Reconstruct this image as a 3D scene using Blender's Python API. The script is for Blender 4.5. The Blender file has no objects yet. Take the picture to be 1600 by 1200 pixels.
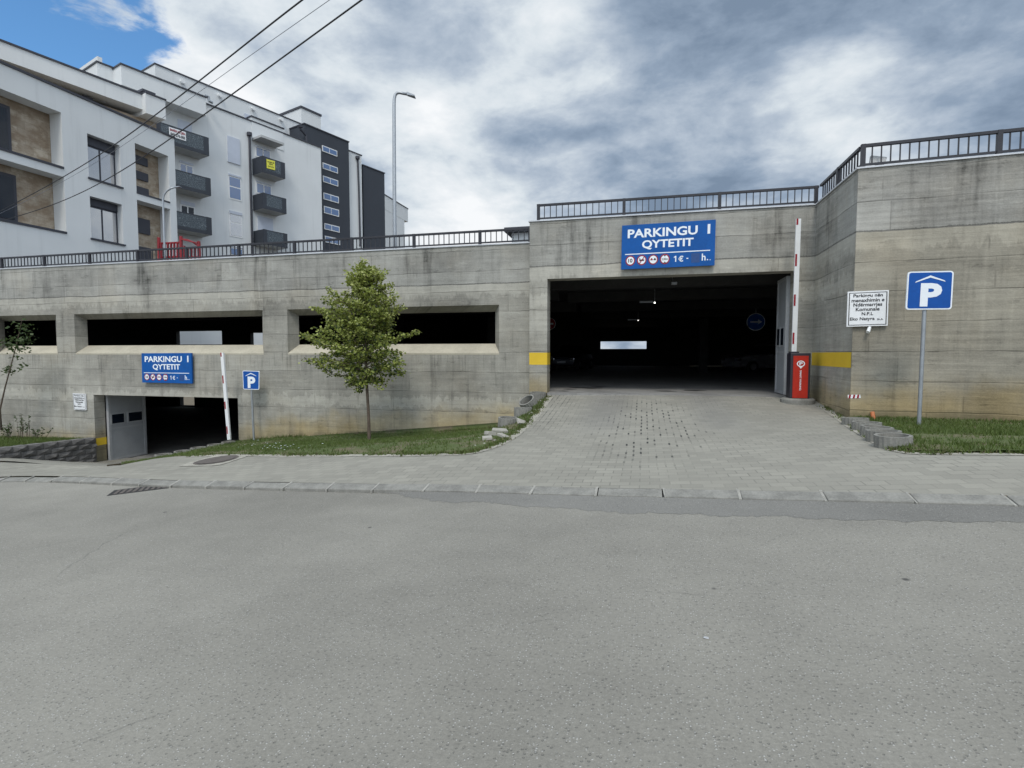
import bpy, bmesh, math, random
import numpy as np
from mathutils import Vector, Matrix, geometry
random.seed(7); np.random.seed(7)
C = bpy.context.scene.collection
rad = math.radians

# ------------------------------------------------------------------ camera
YAW, PITCH, FPX, EYE = rad(13.7), rad(3.2), 840.0, 1.55
sc = bpy.context.scene
cam = bpy.data.objects.new('camera', bpy.data.cameras.new('camera')); C.objects.link(cam)
cam.location = (0, 0, EYE); cam.rotation_euler = (math.pi/2 - PITCH, 0, YAW)
cam.data.sensor_width = 36; cam.data.lens = 36*FPX/1600; cam.data.clip_start = .05; cam.data.clip_end = 3000
sc.camera = cam
# ------------------------------------------------------------------ colour management
sc.view_settings.view_transform = 'Standard'; sc.view_settings.look = 'None'
sc.view_settings.gamma = 1; sc.view_settings.exposure = 0.12
sc.render.engine = 'CYCLES'
sc.cycles.use_denoising = True
sc.cycles.max_bounces = 6
# ------------------------------------------------------------------ sun (behind a thin cloud layer)
SUN_EL, SUN_AZ = rad(54), rad(172)        # azimuth clockwise from +Y
sd = bpy.data.lights.new('sun', 'SUN'); sd.energy = 1.5; sd.angle = rad(14); sd.color = (1, .94, .85)
sun = bpy.data.objects.new('sun', sd); C.objects.link(sun)
svec = Vector((math.sin(SUN_AZ)*math.cos(SUN_EL), math.cos(SUN_AZ)*math.cos(SUN_EL), math.sin(SUN_EL)))
sun.rotation_euler = svec.to_track_quat('Z', 'Y').to_euler()

# ------------------------------------------------------------------ measured rays -> world points on real planes
RM = cam.rotation_euler.to_matrix()
def ray(px, py): return RM @ Vector(((px-800)/FPX, (600-py)/FPX, -1))
O3 = Vector((0, 0, EYE))
def onY(px, py, Y):
    r = ray(px, py); return O3 + r*(Y/r.y)
def onX(px, py, X):
    r = ray(px, py); return O3 + r*(X/r.x)
def onT(px, py, t): return O3 + ray(px, py)*t
HOR = 600 - FPX*math.tan(PITCH)
def hdir(px):
    r = ray(px, HOR); return Vector((r.x, r.y)).normalized()
class Frame:
    """A vertical facade plane: origin, direction d along it, outward normal n."""
    def __init__(s, O, d):
        s.O = Vector(O); s.d = Vector(d).normalized(); s.n = Vector((s.d.y, -s.d.x))
        if s.n.dot(-s.O) < 0: s.n = -s.n
    def hit(s, px, py, o=0):
        r = ray(px, py); r2 = Vector((r.x, r.y)); t = (s.O + s.n*o).dot(s.n)/r2.dot(s.n)
        p = r2*t; return (p - s.O).dot(s.d), EYE + r.z*t
    def pt(s, a, o, z):
        p = s.O + s.d*a + s.n*o; return Vector((p.x, p.y, z))
    def rect(s, x0, y0, x1, y1, o=0):
        a, z1 = s.hit(x0, y0, o); b, z0 = s.hit(x1, y1, o); return a, b, z0, z1
def frame_at(px, t, vp):
    p = onT(px, HOR, t); return Frame((p.x, p.y), hdir(vp))

# ------------------------------------------------------------------ node helper
class NT:
    def __init__(s, tree): s.t = tree; s.n = tree.nodes; s.l = tree.links
    def new(s, k, **kw):
        n = s.n.new(k)
        for a, b in kw.items(): setattr(n, a, b)
        return n
    def put(s, sock, v):
        if isinstance(v, bpy.types.NodeSocket): s.l.new(v, sock)
        elif v is not None:
            if hasattr(sock.default_value, '__len__') and not hasattr(v, '__len__'): v = (v,)*len(sock.default_value)
            if hasattr(v, '__len__') and len(v) == 3 and len(sock.default_value) == 4: v = (*v, 1)
            sock.default_value = v
    def m(s, op, a, b=None, c=None, clamp=False):
        n = s.new('ShaderNodeMath', operation=op, use_clamp=clamp); s.put(n.inputs[0], a)
        if b is not None: s.put(n.inputs[1], b)
        if c is not None: s.put(n.inputs[2], c)
        return n.outputs[0]
    def add(s, a, b): return s.m('ADD', a, b)
    def sub(s, a, b): return s.m('SUBTRACT', a, b)
    def mul(s, a, b): return s.m('MULTIPLY', a, b)
    def ss(s, v, a, b, ta=0., tb=1.):
        n = s.new('ShaderNodeMapRange', interpolation_type='SMOOTHSTEP'); s.put(n.inputs[0], v)
        n.inputs[1].default_value = a; n.inputs[2].default_value = b; n.inputs[3].default_value = ta; n.inputs[4].default_value = tb
        return n.outputs[0]
    def xyz(s, v):
        n = s.new('ShaderNodeSeparateXYZ'); s.put(n.inputs[0], v); return n.outputs
    def vec(s, x=0., y=0., z=0.):
        n = s.new('ShaderNodeCombineXYZ')
        for i, v in enumerate((x, y, z)): s.put(n.inputs[i], v)
        return n.outputs[0]
    def vm(s, op, a, b=None, out=0):
        n = s.new('ShaderNodeVectorMath', operation=op); s.put(n.inputs[0], a)
        if b is not None: s.put(n.inputs[3] if op == 'SCALE' else n.inputs[1], b)
        return n.outputs[out]
    def noise(s, v, scale, detail=4., rough=.55, dist=0., out=0):
        n = s.new('ShaderNodeTexNoise'); s.put(n.inputs['Vector'], v)
        n.inputs['Scale'].default_value = scale; n.inputs['Detail'].default_value = detail
        n.inputs['Roughness'].default_value = rough; n.inputs['Distortion'].default_value = dist
        return n.outputs[out]
    def vor(s, v, scale, feature='F1', out='Distance', rnd=1.):
        n = s.new('ShaderNodeTexVoronoi', feature=feature); s.put(n.inputs['Vector'], v)
        n.inputs['Scale'].default_value = scale; n.inputs['Randomness'].default_value = rnd; return n.outputs[out]
    def white(s, v):
        n = s.new('ShaderNodeTexWhiteNoise'); s.put(n.inputs['Vector'], v); return n.outputs['Value']
    def mix(s, f, a, b, mode='MIX'):
        n = s.new('ShaderNodeMix', data_type='RGBA', blend_type=mode); s.put(n.inputs[0], f)
        s.put(n.inputs[6], a); s.put(n.inputs[7], b); return n.outputs[2]
    def ramp(s, f, stops):
        n = s.new('ShaderNodeValToRGB'); s.put(n.inputs[0], f); e = n.color_ramp.elements
        while len(e) < len(stops): e.new(.5)
        for el, (p, c) in zip(e, stops): el.position = p; el.color = (*c, 1)
        return n.outputs[0]
    def bump(s, h, dist=.01, strength=.6):
        n = s.new('ShaderNodeBump'); s.put(n.inputs['Height'], h); n.inputs['Distance'].default_value = dist
        n.inputs['Strength'].default_value = strength; return n.outputs[0]

# ------------------------------------------------------------------ world: Nishita sky under broken cloud
w = bpy.data.worlds.new('World'); sc.world = w; w.use_nodes = True
T = NT(w.node_tree); bg = w.node_tree.nodes['Background']
sky = T.new('ShaderNodeTexSky', sky_type='NISHITA'); sky.sun_disc = False
sky.sun_elevation = SUN_EL; sky.sun_rotation = SUN_AZ
D = T.new('ShaderNodeTexCoord').outputs['Generated']
dx, dy, dz = T.xyz(D)
den = T.m('MAXIMUM', T.add(dz, .42), .1)
P = T.vec(T.m('DIVIDE', dx, den), T.m('DIVIDE', dy, den), 0.)
def around(px, py, width):       # soft round region of the sky centred on a compass direction
    v = ray(px, py).normalized()
    dt = T.vm('DOT_PRODUCT', D, tuple(v), out=1)
    return T.ss(dt, math.cos(rad(width)), 1.)
P = T.vec(T.mul(T.m('DIVIDE', dx, den), 1.), T.m('DIVIDE', dy, den), T.mul(dz, 1.6))
big = T.noise(P, 1.7, 6., .55, .3)
fine = T.noise(P, 8.5, 9., .6, .25)
puff = T.noise(P, 3.9, 8., .58, .2)
mass = T.add(T.mul(big, .44), T.add(T.mul(puff, .58), T.mul(fine, .24)))
mass = T.sub(mass, .125)
darker = T.add(T.mul(around(1330, 110, 26), .115), T.add(T.mul(around(800, 250, 8), .04), T.mul(around(1000, 120, 12), .02)))
lighter = T.add(T.mul(around(720, 345, 10), .12), T.add(T.mul(around(200, 120, 15), .085), T.add(T.mul(around(1300, 275, 13), .12), T.mul(around(520, 10, 22), .02))))
v = T.sub(T.add(T.add(mass, .035), lighter), darker)
fill_glow = T.ss(T.vm('DOT_PRODUCT', D, tuple(svec), out=1), -.1, .95)      # unseen sky behind the camera, brightened to add soft light on the ground
cl = T.ramp(v, [(.36, (.185, .25, .345)), (.44, (.27, .345, .45)), (.53, (.43, .50, .59)), (.62, (.64, .70, .75)), (.76, (.86, .88, .90))])
blue_at = T.add(around(20, -10, 13.5), T.mul(T.sub(T.add(T.mul(puff, .5), T.mul(fine, .5)), .5), 3.4))
bmask = T.ss(blue_at, .46, .84)
bmask = T.mul(bmask, T.ss(around(40, 0, 26), .02, .2))
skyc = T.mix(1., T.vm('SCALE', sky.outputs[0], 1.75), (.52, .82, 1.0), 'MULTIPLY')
clouds = T.vm('SCALE', cl, T.add(10., T.mul(fill_glow, 11.)))
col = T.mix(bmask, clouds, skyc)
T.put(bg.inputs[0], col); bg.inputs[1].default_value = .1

# ------------------------------------------------------------------ materials
def mat(name):
    m = bpy.data.materials.new(name); m.use_nodes = True
    return m, NT(m.node_tree), m.node_tree.nodes['Principled BSDF']
def posn(T): return T.new('ShaderNodeNewGeometry').outputs['Position']
def simple(name, c, rough=.6, metal=0., var=.12, scale=3., bump=0., spec=.5):
    m, T, b = mat(name); p = posn(T)
    n = T.add(T.mul(T.noise(p, scale, 5.), .6), T.mul(T.noise(p, scale*9, 3.), .4))
    f = T.ss(n, .3, .7, 1-var, 1+var)
    T.put(b.inputs['Base Color'], T.vm('SCALE', tuple(c), f)); b.inputs['Roughness'].default_value = rough
    b.inputs['Metallic'].default_value = metal; b.inputs['Specular IOR Level'].default_value = spec
    if bump: T.put(b.inputs['Normal'], T.bump(n, bump))
    return m
def concrete(name, cold, gz, gslope, tint=(.335, .33, .302), base_stain=True, seed=0., board=.3, peel=(), sills=None, below=(.985, .965, .925)):
    """board-marked concrete: cold = height of the pour joint, ground line z = gz + gslope*x"""
    m, T, b = mat(name); p = posn(T); x, y, z = T.xyz(p)
    u = T.add(T.add(x, T.mul(y, .97)), seed)
    wob = T.mul(T.sub(T.noise(T.vec(u, 0., z), .9, 3.), .5), .09)
    z2 = T.add(z, wob)
    blot = T.noise(T.vec(u, 3.1, z), .55, 5., .6)
    boards = T.noise(T.vec(T.mul(u, .55), 1.3, T.mul(z, 13.)), 1., 5., .62)
    grain = T.noise(T.vec(T.mul(u, 3.), 7.3, T.mul(z, 42.)), 1., 3., .6)
    drip = T.noise(T.vec(T.mul(u, 6.5), 5.5, T.mul(z, .45)), 1., 4., .6)
    drip2 = T.noise(T.vec(T.mul(u, 1.7), 9.5, T.mul(z, .22)), 1., 4., .65)
    fine = T.noise(p, 38., 3., .6)
    SP = .53
    row = T.m('FLOOR', T.m('DIVIDE', z2, SP)); fr = T.m('FRACT', T.m('DIVIDE', z2, SP))
    offr = T.mul(T.white(T.vec(row, 2.)), 2.3)
    colu = T.m('DIVIDE', T.add(u, offr), 2.45); cfr = T.m('FRACT', colu)
    cell = T.white(T.vec(row, T.m('FLOOR', colu), 4.))
    wear = T.ss(T.noise(T.vec(u, 8., T.mul(z, 2.)), 1.4, 4.), .38, .6)
    jd = T.mul(T.sub(.5, T.m('ABSOLUTE', T.sub(fr, .5))), SP)
    jh = T.mul(T.ss(jd, .016, .004), T.add(.3, T.mul(wear, .7)))
    jv = T.mul(T.mul(T.ss(T.mul(T.sub(.5, T.m('ABSOLUTE', T.sub(cfr, .5))), 2.45), .016, .004), wear), .8)
    val = T.add(.66, T.mul(T.sub(blot, .5), .8))
    val = T.add(val, T.mul(T.sub(boards, .5), board)); val = T.add(val, T.mul(T.sub(grain, .5), board*.4)); val = T.add(val, T.mul(T.sub(T.noise(T.vec(u, 1., z), 3.2, 6., .7), .5), .34))
    val = T.add(val, T.mul(T.sub(cell, .5), .13)); val = T.add(val, T.mul(T.sub(fine, .5), .25))
    stains = T.mul(T.ss(drip2, .54, .72), T.ss(z, cold-1.2, cold+.6, .25, 1.))
    val = T.sub(val, T.mul(stains, .34)); val = T.sub(val, T.mul(T.ss(drip, .52, .75), .16)); val = T.add(val, T.mul(T.ss(drip, .45, .28), .08))
    # laitance band that ran down below the pour joint, with a ragged lower edge
    edge = T.add(z2, T.mul(T.sub(drip, .5), .9))
    band = T.mul(T.ss(edge, cold-.36, cold-.26), T.ss(T.add(z2, T.mul(T.sub(boards, .5), .08)), cold+.01, cold-.01))
    val = T.add(val, T.mul(band, .17))
    for pz in peel:      # pale flaked skin with a ragged foot
        e2 = T.add(T.add(z2, T.mul(T.sub(drip, .5), .55)), T.mul(T.sub(T.noise(T.vec(T.mul(u, 2.2), 3., z), 2., 5., .7), .5), .5))
        bm_ = T.mul(T.ss(T.m('ABSOLUTE', T.sub(e2, pz)), .15, .13), T.ss(z2, pz+.34, pz+.30)); val = T.add(val, T.mul(bm_, .15))
    if sills:            # thin runs of dirt below the window sills
        th = T.noise(T.vec(T.mul(u, 15.), 2.2, T.mul(z, .5)), 1., 3., .6)
        val = T.sub(val, T.mul(T.mul(T.ss(th, .54, .66), T.mul(T.ss(z, sills-.75, sills-.1), T.ss(z, sills+.02, sills))), .17))
    fl_ = T.noise(T.vec(T.mul(u, 2.2), 6.6, T.mul(z, 7.)), 1.3, 7., .7)
    val = T.add(val, T.mul(T.ss(fl_, .60, .66), .11)); val = T.sub(val, T.mul(T.ss(fl_, .40, .34), .14))
    cj = T.ss(T.m('ABSOLUTE', T.sub(T.add(z2, T.mul(T.sub(fine, .5), .04)), cold)), .022, .004)
    dark = T.m('MAXIMUM', T.mul(T.m('MAXIMUM', jh, jv), .36), T.mul(cj, .5))
    val = T.mul(val, T.sub(1., dark))
    colr = T.vm('SCALE', tuple(c*1.42 for c in tint), T.m('MAXIMUM', val, .12))
    colr = T.mix(T.ss(z2, cold+.01, cold-.02), colr, T.mix(1., colr, below, 'MULTIPLY'))
    warm = T.ss(T.noise(T.vec(u, 20., z), .8, 4.), .45, .7)
    colr = T.mix(T.mul(warm, .25), colr, T.mix(1., colr, (1.08, .98, .84), 'MULTIPLY'))
    if base_stain:
        h = T.sub(z, T.add(gz, T.mul(x, gslope)))
        hh = T.add(h, T.mul(T.sub(T.noise(T.vec(u, 30., z), 1.6, 4.), .5), .9))
        f = T.mul(T.ss(hh, .85, .15), T.ss(T.noise(T.vec(T.mul(u, .35), 0., 0.), 1., 3.), .32, .58, .45, 1.))
        colr = T.mix(T.mul(f, .8), colr, T.mix(1., colr, (1.05, .86, .50), 'MULTIPLY'))
        damp = T.ss(hh, .16, -.05)
        colr = T.mix(T.mul(damp, .45), colr, (.10, .095, .06))
    T.put(b.inputs['Base Color'], colr); b.inputs['Roughness'].default_value = .88
    b.inputs['Specular IOR Level'].default_value = .25
    hgt = T.sub(T.add(T.mul(boards, .6), T.mul(fine, .25)), T.mul(dark, 1.4))
    T.put(b.inputs['Normal'], T.bump(hgt, .012, .7))
    return m
M = {}
M['conc_left'] = concrete('board_marked_concrete_long_wall', 3.38, -.15, .075, peel=(.22,), sills=1.57)
M['conc_gate'] = concrete('board_marked_concrete_gate', 3.72, .4, .0, seed=11., board=.42, peel=(2.9,))
M['conc_right'] = concrete('board_marked_concrete_right_wall', 3.72, .44, .0, tint=(.33, .322, .295), seed=23., board=.5, below=(.92, .875, .785))
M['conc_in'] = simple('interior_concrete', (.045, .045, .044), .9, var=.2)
M['sill'] = simple('cream_render', (.43, .395, .31), .85, var=.14, scale=2.)
M['floor_in'] = simple('garage_floor', (.24, .235, .225), .8, var=.25, scale=1.2)
M['black_rail'] = simple('black_painted_steel', (.018, .018, .024), .45, var=.2)
M['flash'] = simple('metal_flashing', (.55, .56, .58), .4, .3)
M['galv'] = simple('galvanised_steel', (.36, .38, .40), .45, .7, var=.1, scale=8)
M['white'] = simple('white_sheet', (.78, .79, .80), .45, var=.05)
M['whitepaint'] = simple('white_enamel', (.74, .75, .75), .4, var=.06)
M['signblue'] = simple('sign_blue', (.002, .082, .32), .45, var=.12, scale=2., spec=.25)
M['signblue2'] = simple('traffic_blue', (.004, .075, .33), .45, var=.1, scale=2., spec=.25)
M['signwhite'] = simple('sign_white', (.78, .82, .86), .4, var=.03)
M['black'] = simple('sign_black', (.015, .015, .018), .5)
M['tape'] = simple('covering_tape', (.01, .055, .20), .5)
M['red'] = simple('sign_red', (.28, .018, .028), .5, spec=.2)
M['orange'] = simple('cabinet_red', (.40, .024, .012), .5, var=.14, scale=2., spec=.25)
M['orangepipe'] = simple('orange_pipe', (.42, .13, .04), .5)
M['cabside'] = simple('cabinet_anthracite', (.022, .02, .028), .45)
M['doorpanel'] = simple('grey_door_sheet', (.33, .345, .36), .5, var=.08)
M['doorframe'] = simple('white_aluminium', (.38, .39, .40), .4)
M['mortar'] = simple('kerb_joint_mortar', (.30, .29, .26), .9, var=.25, scale=9.)
M['kerb_conc'] = simple('precast_concrete', (.205, .20, .18), .9, var=.28, scale=6., bump=.004)
M['block'] = simple('split_face_block', (.13, .125, .12), .95, var=.35, scale=5., bump=.02)
M['rock'] = simple('broken_concrete', (.34, .325, .285), .9, var=.2, scale=7., bump=.01)
M['soil'] = simple('soil', (.12, .095, .06), .95, var=.35, scale=4., bump=.02)
def render_mat(name, c):
    m, T, b = mat(name); p = posn(T); x, y, z = T.xyz(p); u = T.add(x, y)
    st = T.noise(T.vec(T.mul(u, 2.2), 4., T.mul(z, .12)), 1., 4., .65); bl = T.noise(p, .5, 4.)
    f = T.add(.96, T.sub(T.mul(T.sub(bl, .5), .16), T.mul(T.ss(st, .52, .75), .09)))
    T.put(b.inputs['Base Color'], T.vm('SCALE', c, f)); b.inputs['Roughness'].default_value = .85
    T.put(b.inputs['Normal'], T.bump(T.noise(p, 30., 3.), .003, .4)); return m
M['render'] = render_mat('white_render', (.70, .715, .715)); M['render2'] = render_mat('white_render_far', (.69, .71, .715))
M['soffit'] = simple('grey_soffit', (.42, .43, .43), .85, var=.05)
M['dark_clad'] = simple('anthracite_cladding', (.028, .034, .046), .6, var=.08, scale=.5)
M['coping'] = simple('dark_coping', (.035, .037, .05), .5)
M['shutter'] = simple('roller_shutter', (.50, .54, .62), .5, var=.04)
M['bark'] = simple('bark', (.10, .075, .055), .9, var=.35, scale=14., bump=.01)
M['cable'] = simple('cable_black', (.012, .012, .016), .5)
M['cable2'] = simple('cable_grey', (.22, .23, .27), .5)
M['redplay'] = simple('playground_red', (.24, .012, .018), .4, var=.15)
M['yellowban'] = simple('banner_yellow', (.72, .70, .07), .5, var=.06)
M['tyre'] = simple('rubber', (.02, .02, .02), .8)
M['carpaint'] = simple('silver_paint', (.35, .36, .38), .3, .5)
M['carpaint2'] = simple('dark_paint', (.05, .055, .07), .3, .3)
M['iron'] = simple('cast_iron', (.10, .085, .075), .7, var=.35, scale=20., bump=.006)
M['oil'] = simple('oil_stain', (.018, .017, .016), .6)  # also colours the sheet painted as the drain's shaded hollow
def glass(name, c, ior, rough=.04):
    m, T, b = mat(name); p = posn(T)
    b.inputs['Base Color'].default_value = (*c, 1); b.inputs['Roughness'].default_value = rough
    b.inputs['IOR'].default_value = ior
    T.put(b.inputs['Normal'], T.bump(T.noise(p, .7, 2.), .02, .25)); return m
M['glass_bright'] = glass('mirror_glazing', (.16, .16, .18), 5.)
M['glass_blue'] = glass('blue_glazing', (.05, .12, .28), 2.1)
M['glass_dark'] = glass('dark_glazing', (.008, .012, .02), 1.5)
def lamp_mat(name, c, e):
    m, T, b = mat(name); b.inputs['Emission Color'].default_value = (*c, 1); b.inputs['Emission Strength'].default_value = e; return m
M['lamp_lit'] = lamp_mat('lit_lamp', (1, .97, .9), 4.)
# yellow paint, chipped
m, T, b = mat('yellow_band_paint'); p = posn(T)
n = T.noise(p, 9., 6., .65); chip = T.ss(n, .66, .72)
T.put(b.inputs['Base Color'], T.mix(chip, T.mix(T.noise(p, 3., 3.), (.60, .40, .02), (.74, .50, .03)), (.27, .25, .2)))
b.inputs['Roughness'].default_value = .7; M['yellow'] = m
# travertine cladding
m, T, b = mat('travertine'); p = posn(T); x, y, z = T.xyz(p)
br = T.new('ShaderNodeTexBrick'); T.put(br.inputs['Vector'], T.vec(T.add(y, T.mul(x, .5)), z, 0.))
for k, v_ in (('Scale', 1.), ('Mortar Size', .004), ('Brick Width', .62), ('Row Height', .34)): br.inputs[k].default_value = v_
br.inputs['Color1'].default_value = (.34, .28, .21, 1); br.inputs['Color2'].default_value = (.48, .41, .32, 1); br.inputs['Mortar'].default_value = (.18, .15, .12, 1)
T.put(b.inputs['Base Color'], T.mix(T.ss(T.noise(T.vec(y, x, T.mul(z, 1.5)), 1.8, 6., .7), .35, .65), br.outputs[0], (.24, .175, .115)))
b.inputs['Roughness'].default_value = .6; M['travertine'] = m
# balcony panel, patterned perforated sheet
m, T, b = mat('patterned_balcony_glass'); p = posn(T)
n = T.vor(p, 9., 'DISTANCE_TO_EDGE'); 
T.put(b.inputs['Base Color'], T.mix(T.ss(n, .02, .07), (.14, .17, .19), (.035, .05, .065))); b.inputs['Roughness'].default_value = .25
M['balc'] = m
# asphalt
def asphalt(name, base, speck, seed=0.):
    m, T, b = mat(name); p = T.vm('ADD', posn(T), (seed, seed*.7, 0.)); x, y, z = T.xyz(p)
    p2 = T.vec(x, y, 0.)
    big = T.noise(p2, .26, 6., .6); mid = T.noise(p2, 2.4, 4., .6); fine = T.noise(p2, 46., 3., .7); grit = T.noise(p2, 140., 2., .7)
    cellv = T.vor(p2, 75., out='Distance'); cc = T.vor(p2, 75., out='Color')
    ccx = T.xyz(cc)[0]
    stone = T.mul(T.ss(cellv, .42, .2), T.ss(ccx, .55, .95))
    pit = T.mul(T.ss(cellv, .5, .25), T.ss(ccx, .22, .05))
    tr = T.noise(T.vec(T.mul(T.add(x, T.mul(y, .12)), .12), T.mul(y, .9), 0.), 1., 3.)
    val = T.add(.74, T.add(T.mul(T.sub(big, .5), .75), T.mul(T.sub(mid, .5), .18)))
    val = T.add(val, T.mul(T.sub(tr, .5), .22))
    val = T.add(val, T.add(T.mul(T.sub(fine, .5), .45), T.mul(T.sub(grit, .5), .35)))
    c = T.vm('SCALE', tuple(k*1.3 for k in base), T.m('MAXIMUM', val, .2))
    c = T.mix(T.mul(stone, speck), c, (.52, .51, .48)); c = T.mix(T.mul(pit, .3), c, (.08, .08, .08))
    warp = T.vm('ADD', p2, T.vm('SCALE', T.noise(p2, 1.2, 4., .6, out=1), .5))
    crack = T.mul(T.ss(T.vor(warp, .5, 'DISTANCE_TO_EDGE'), .006, .0015), T.ss(T.noise(p2, .45, 2.), .56, .64))
    c = T.mix(T.mul(crack, .25), c, (.05, .05, .048))
    spot = T.mul(T.ss(T.vor(p2, 1.7), .05, .025), T.ss(T.xyz(T.vor(p2, 1.7, out='Color'))[0], .6, .65))
    c = T.mix(T.mul(spot, .75), c, (.03, .03, .03))
    T.put(b.inputs['Base Color'], c); b.inputs['Roughness'].default_value = .86; b.inputs['Specular IOR Level'].default_value = .3
    T.put(b.inputs['Normal'], T.bump(T.add(T.mul(fine, .6), T.sub(T.mul(stone, .8), pit)), .006, .7)); return m
M['asphalt'] = asphalt('worn_asphalt', (.236, .225, .196), .6)
M['patch'] = asphalt('dark_asphalt_patch', (.182, .177, .162), .4, 5.)
# block paving
def pavers(name, c1, c2, gaps):
    m, T, b = mat(name); p = posn(T); x, y, z = T.xyz(p)
    q = T.vm('ADD', T.vec(x, y, 0.), T.vm('SCALE', T.noise(T.vec(x, y, 0.), 1.1, 2., out=1), .035))
    qx, qy, _ = T.xyz(q)
    br = T.new('ShaderNodeTexBrick', offset=.5); T.put(br.inputs['Vector'], T.vec(qx, qy, 0.))
    for k, v_ in (('Scale', 1.), ('Mortar Size', .006), ('Mortar Smooth', .15), ('Brick Width', .21), ('Row Height', .155)): br.inputs[k].default_value = v_
    br.inputs['Color1'].default_value = (*c1, 1); br.inputs['Color2'].default_value = (*c2, 1); br.inputs['Mortar'].default_value = (*c1, 1)
    big = T.noise(T.vec(x, y, 0.), .7, 5., .6); fine = T.noise(T.vec(x, y, 0.), 60., 4., .7)
    c = T.vm('SCALE', br.outputs[0], T.add(.62, T.add(T.mul(big, .46), T.mul(fine, .32))))
    mort = br.outputs['Fac']
    mk = T.ss(T.noise(T.vec(x, y, 5.), 1.0, 4.), .42, .62)
    # upright joints opened up and silted black where cars drive in
    frx = T.m('FRACT', T.add(T.m('DIVIDE', qx, .21), T.mul(T.m('FLOOR', T.m('DIVIDE', qy, .155)), .5)))
    up = T.ss(T.sub(.5, T.m('ABSOLUTE', T.sub(frx, .5))), .08, .045)
    rowv = T.ss(T.m('ABSOLUTE', T.sub(T.m('FRACT', T.m('DIVIDE', qy, .155)), .5)), .46, .40)
    up = T.mul(up, rowv)
    ax = T.m('DIVIDE', T.sub(x, .1), 1.0); ay = T.m('DIVIDE', T.sub(y, 9.8), 3.0)
    zone = T.ss(T.add(T.add(T.mul(ax, ax), T.mul(ay, ay)), T.mul(T.sub(T.noise(T.vec(x, y, 9.), 2., 3.), .5), 2.2)), 1.3, .2)
    bx = T.ss(T.add(x, T.mul(T.sub(big, .5), 1.4)), -1.2, -2.1); by = T.ss(y, 9.0, 11.)
    openj = T.mul(T.m('MAXIMUM', zone, T.mul(T.mul(bx, by), .7)), gaps)
    c = T.mix(T.mul(T.mul(mort, mk), .38) if gaps else T.mul(mort, .75), c, (.08, .078, .07))
    c = T.mix(T.mul(T.mul(mort, T.mul(bx, by)), .7*gaps), c, (.04, .04, .035))
    c = T.mix(T.mul(T.mul(up, openj), T.ss(T.white(T.vec(T.m('FLOOR', T.m('DIVIDE', qy, .155)), T.m('FLOOR', T.add(T.m('DIVIDE', qx, .21), .25)))), .3, .8)), c, (.025, .025, .025))
    wheel = T.mul(T.ss(T.m('ABSOLUTE', T.sub(T.m('ABSOLUTE', T.sub(x, .3)), 1.1)), .7, .1), T.ss(y, 8.6, 10.5))
    c = T.mix(T.mul(wheel, .28*gaps), c, (.13, .13, .135))
    T.put(b.inputs['Base Color'], c); b.inputs['Roughness'].default_value = .85; b.inputs['Specular IOR Level'].default_value = .3
    T.put(b.inputs['Normal'], T.bump(T.sub(T.mul(fine, .3), T.mul(mort, 1.)), .006, .6)); return m
M['pave'] = pavers('grey_block_paving', (.243, .233, .20), (.288, .276, .236), 1.)
M['border'] = pavers('pale_edge_paving', (.32, .305, .26), (.37, .35, .30), 0.)
# grass ground
m, T, b = mat('turf_ground'); p = posn(T); x, y, z = T.xyz(p)
n = T.noise(T.vec(x, y, 0.), 1.3, 5., .6); n2 = T.noise(T.vec(x, y, 0.), 25., 4., .7)
c = T.mix(T.ss(n, .46, .64), T.mix(n2, (.05, .072, .02), (.10, .13, .036)), T.mix(n2, (.10, .085, .05), (.19, .16, .10)))
T.put(b.inputs['Base Color'], c); b.inputs['Roughness'].default_value = .95; T.put(b.inputs['Normal'], T.bump(n2, .03)); M['turf'] = m
def leafmat(name, c1, c2, sc_=2., trans=.25):
    m, T, b = mat(name); p = posn(T); r = T.new('ShaderNodeNewGeometry').outputs['Random Per Island']
    T.put(b.inputs['Base Color'], T.mix(T.add(T.mul(r, .7), T.mul(T.noise(p, sc_, 3.), .3)), c1, c2))
    b.inputs['Roughness'].default_value = .55; b.inputs['Specular IOR Level'].default_value = .4
    tr = T.new('ShaderNodeBsdfTranslucent'); tr.inputs[0].default_value = (*c2, 1)
    ms = T.new('ShaderNodeMixShader'); ms.inputs[0].default_value = trans
    T.l.new(b.outputs[0], ms.inputs[1]); T.l.new(tr.outputs[0], ms.inputs[2]); T.l.new(ms.outputs[0], T.n['Material Output'].inputs[0]); return m
M['grass'] = leafmat('grass_blades', (.05, .085, .016), (.13, .175, .042))
M['grassdry'] = leafmat('dry_grass_blades', (.08, .085, .035), (.17, .15, .07))
M['leaf'] = leafmat('linden_leaf', (.125, .165, .03), (.32, .36, .08))
M['leaflight'] = leafmat('young_linden_leaf', (.26, .29, .08), (.46, .48, .19))
M['leafdark'] = leafmat('dark_leaf', (.028, .055, .014), (.065, .10, .028))

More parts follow.
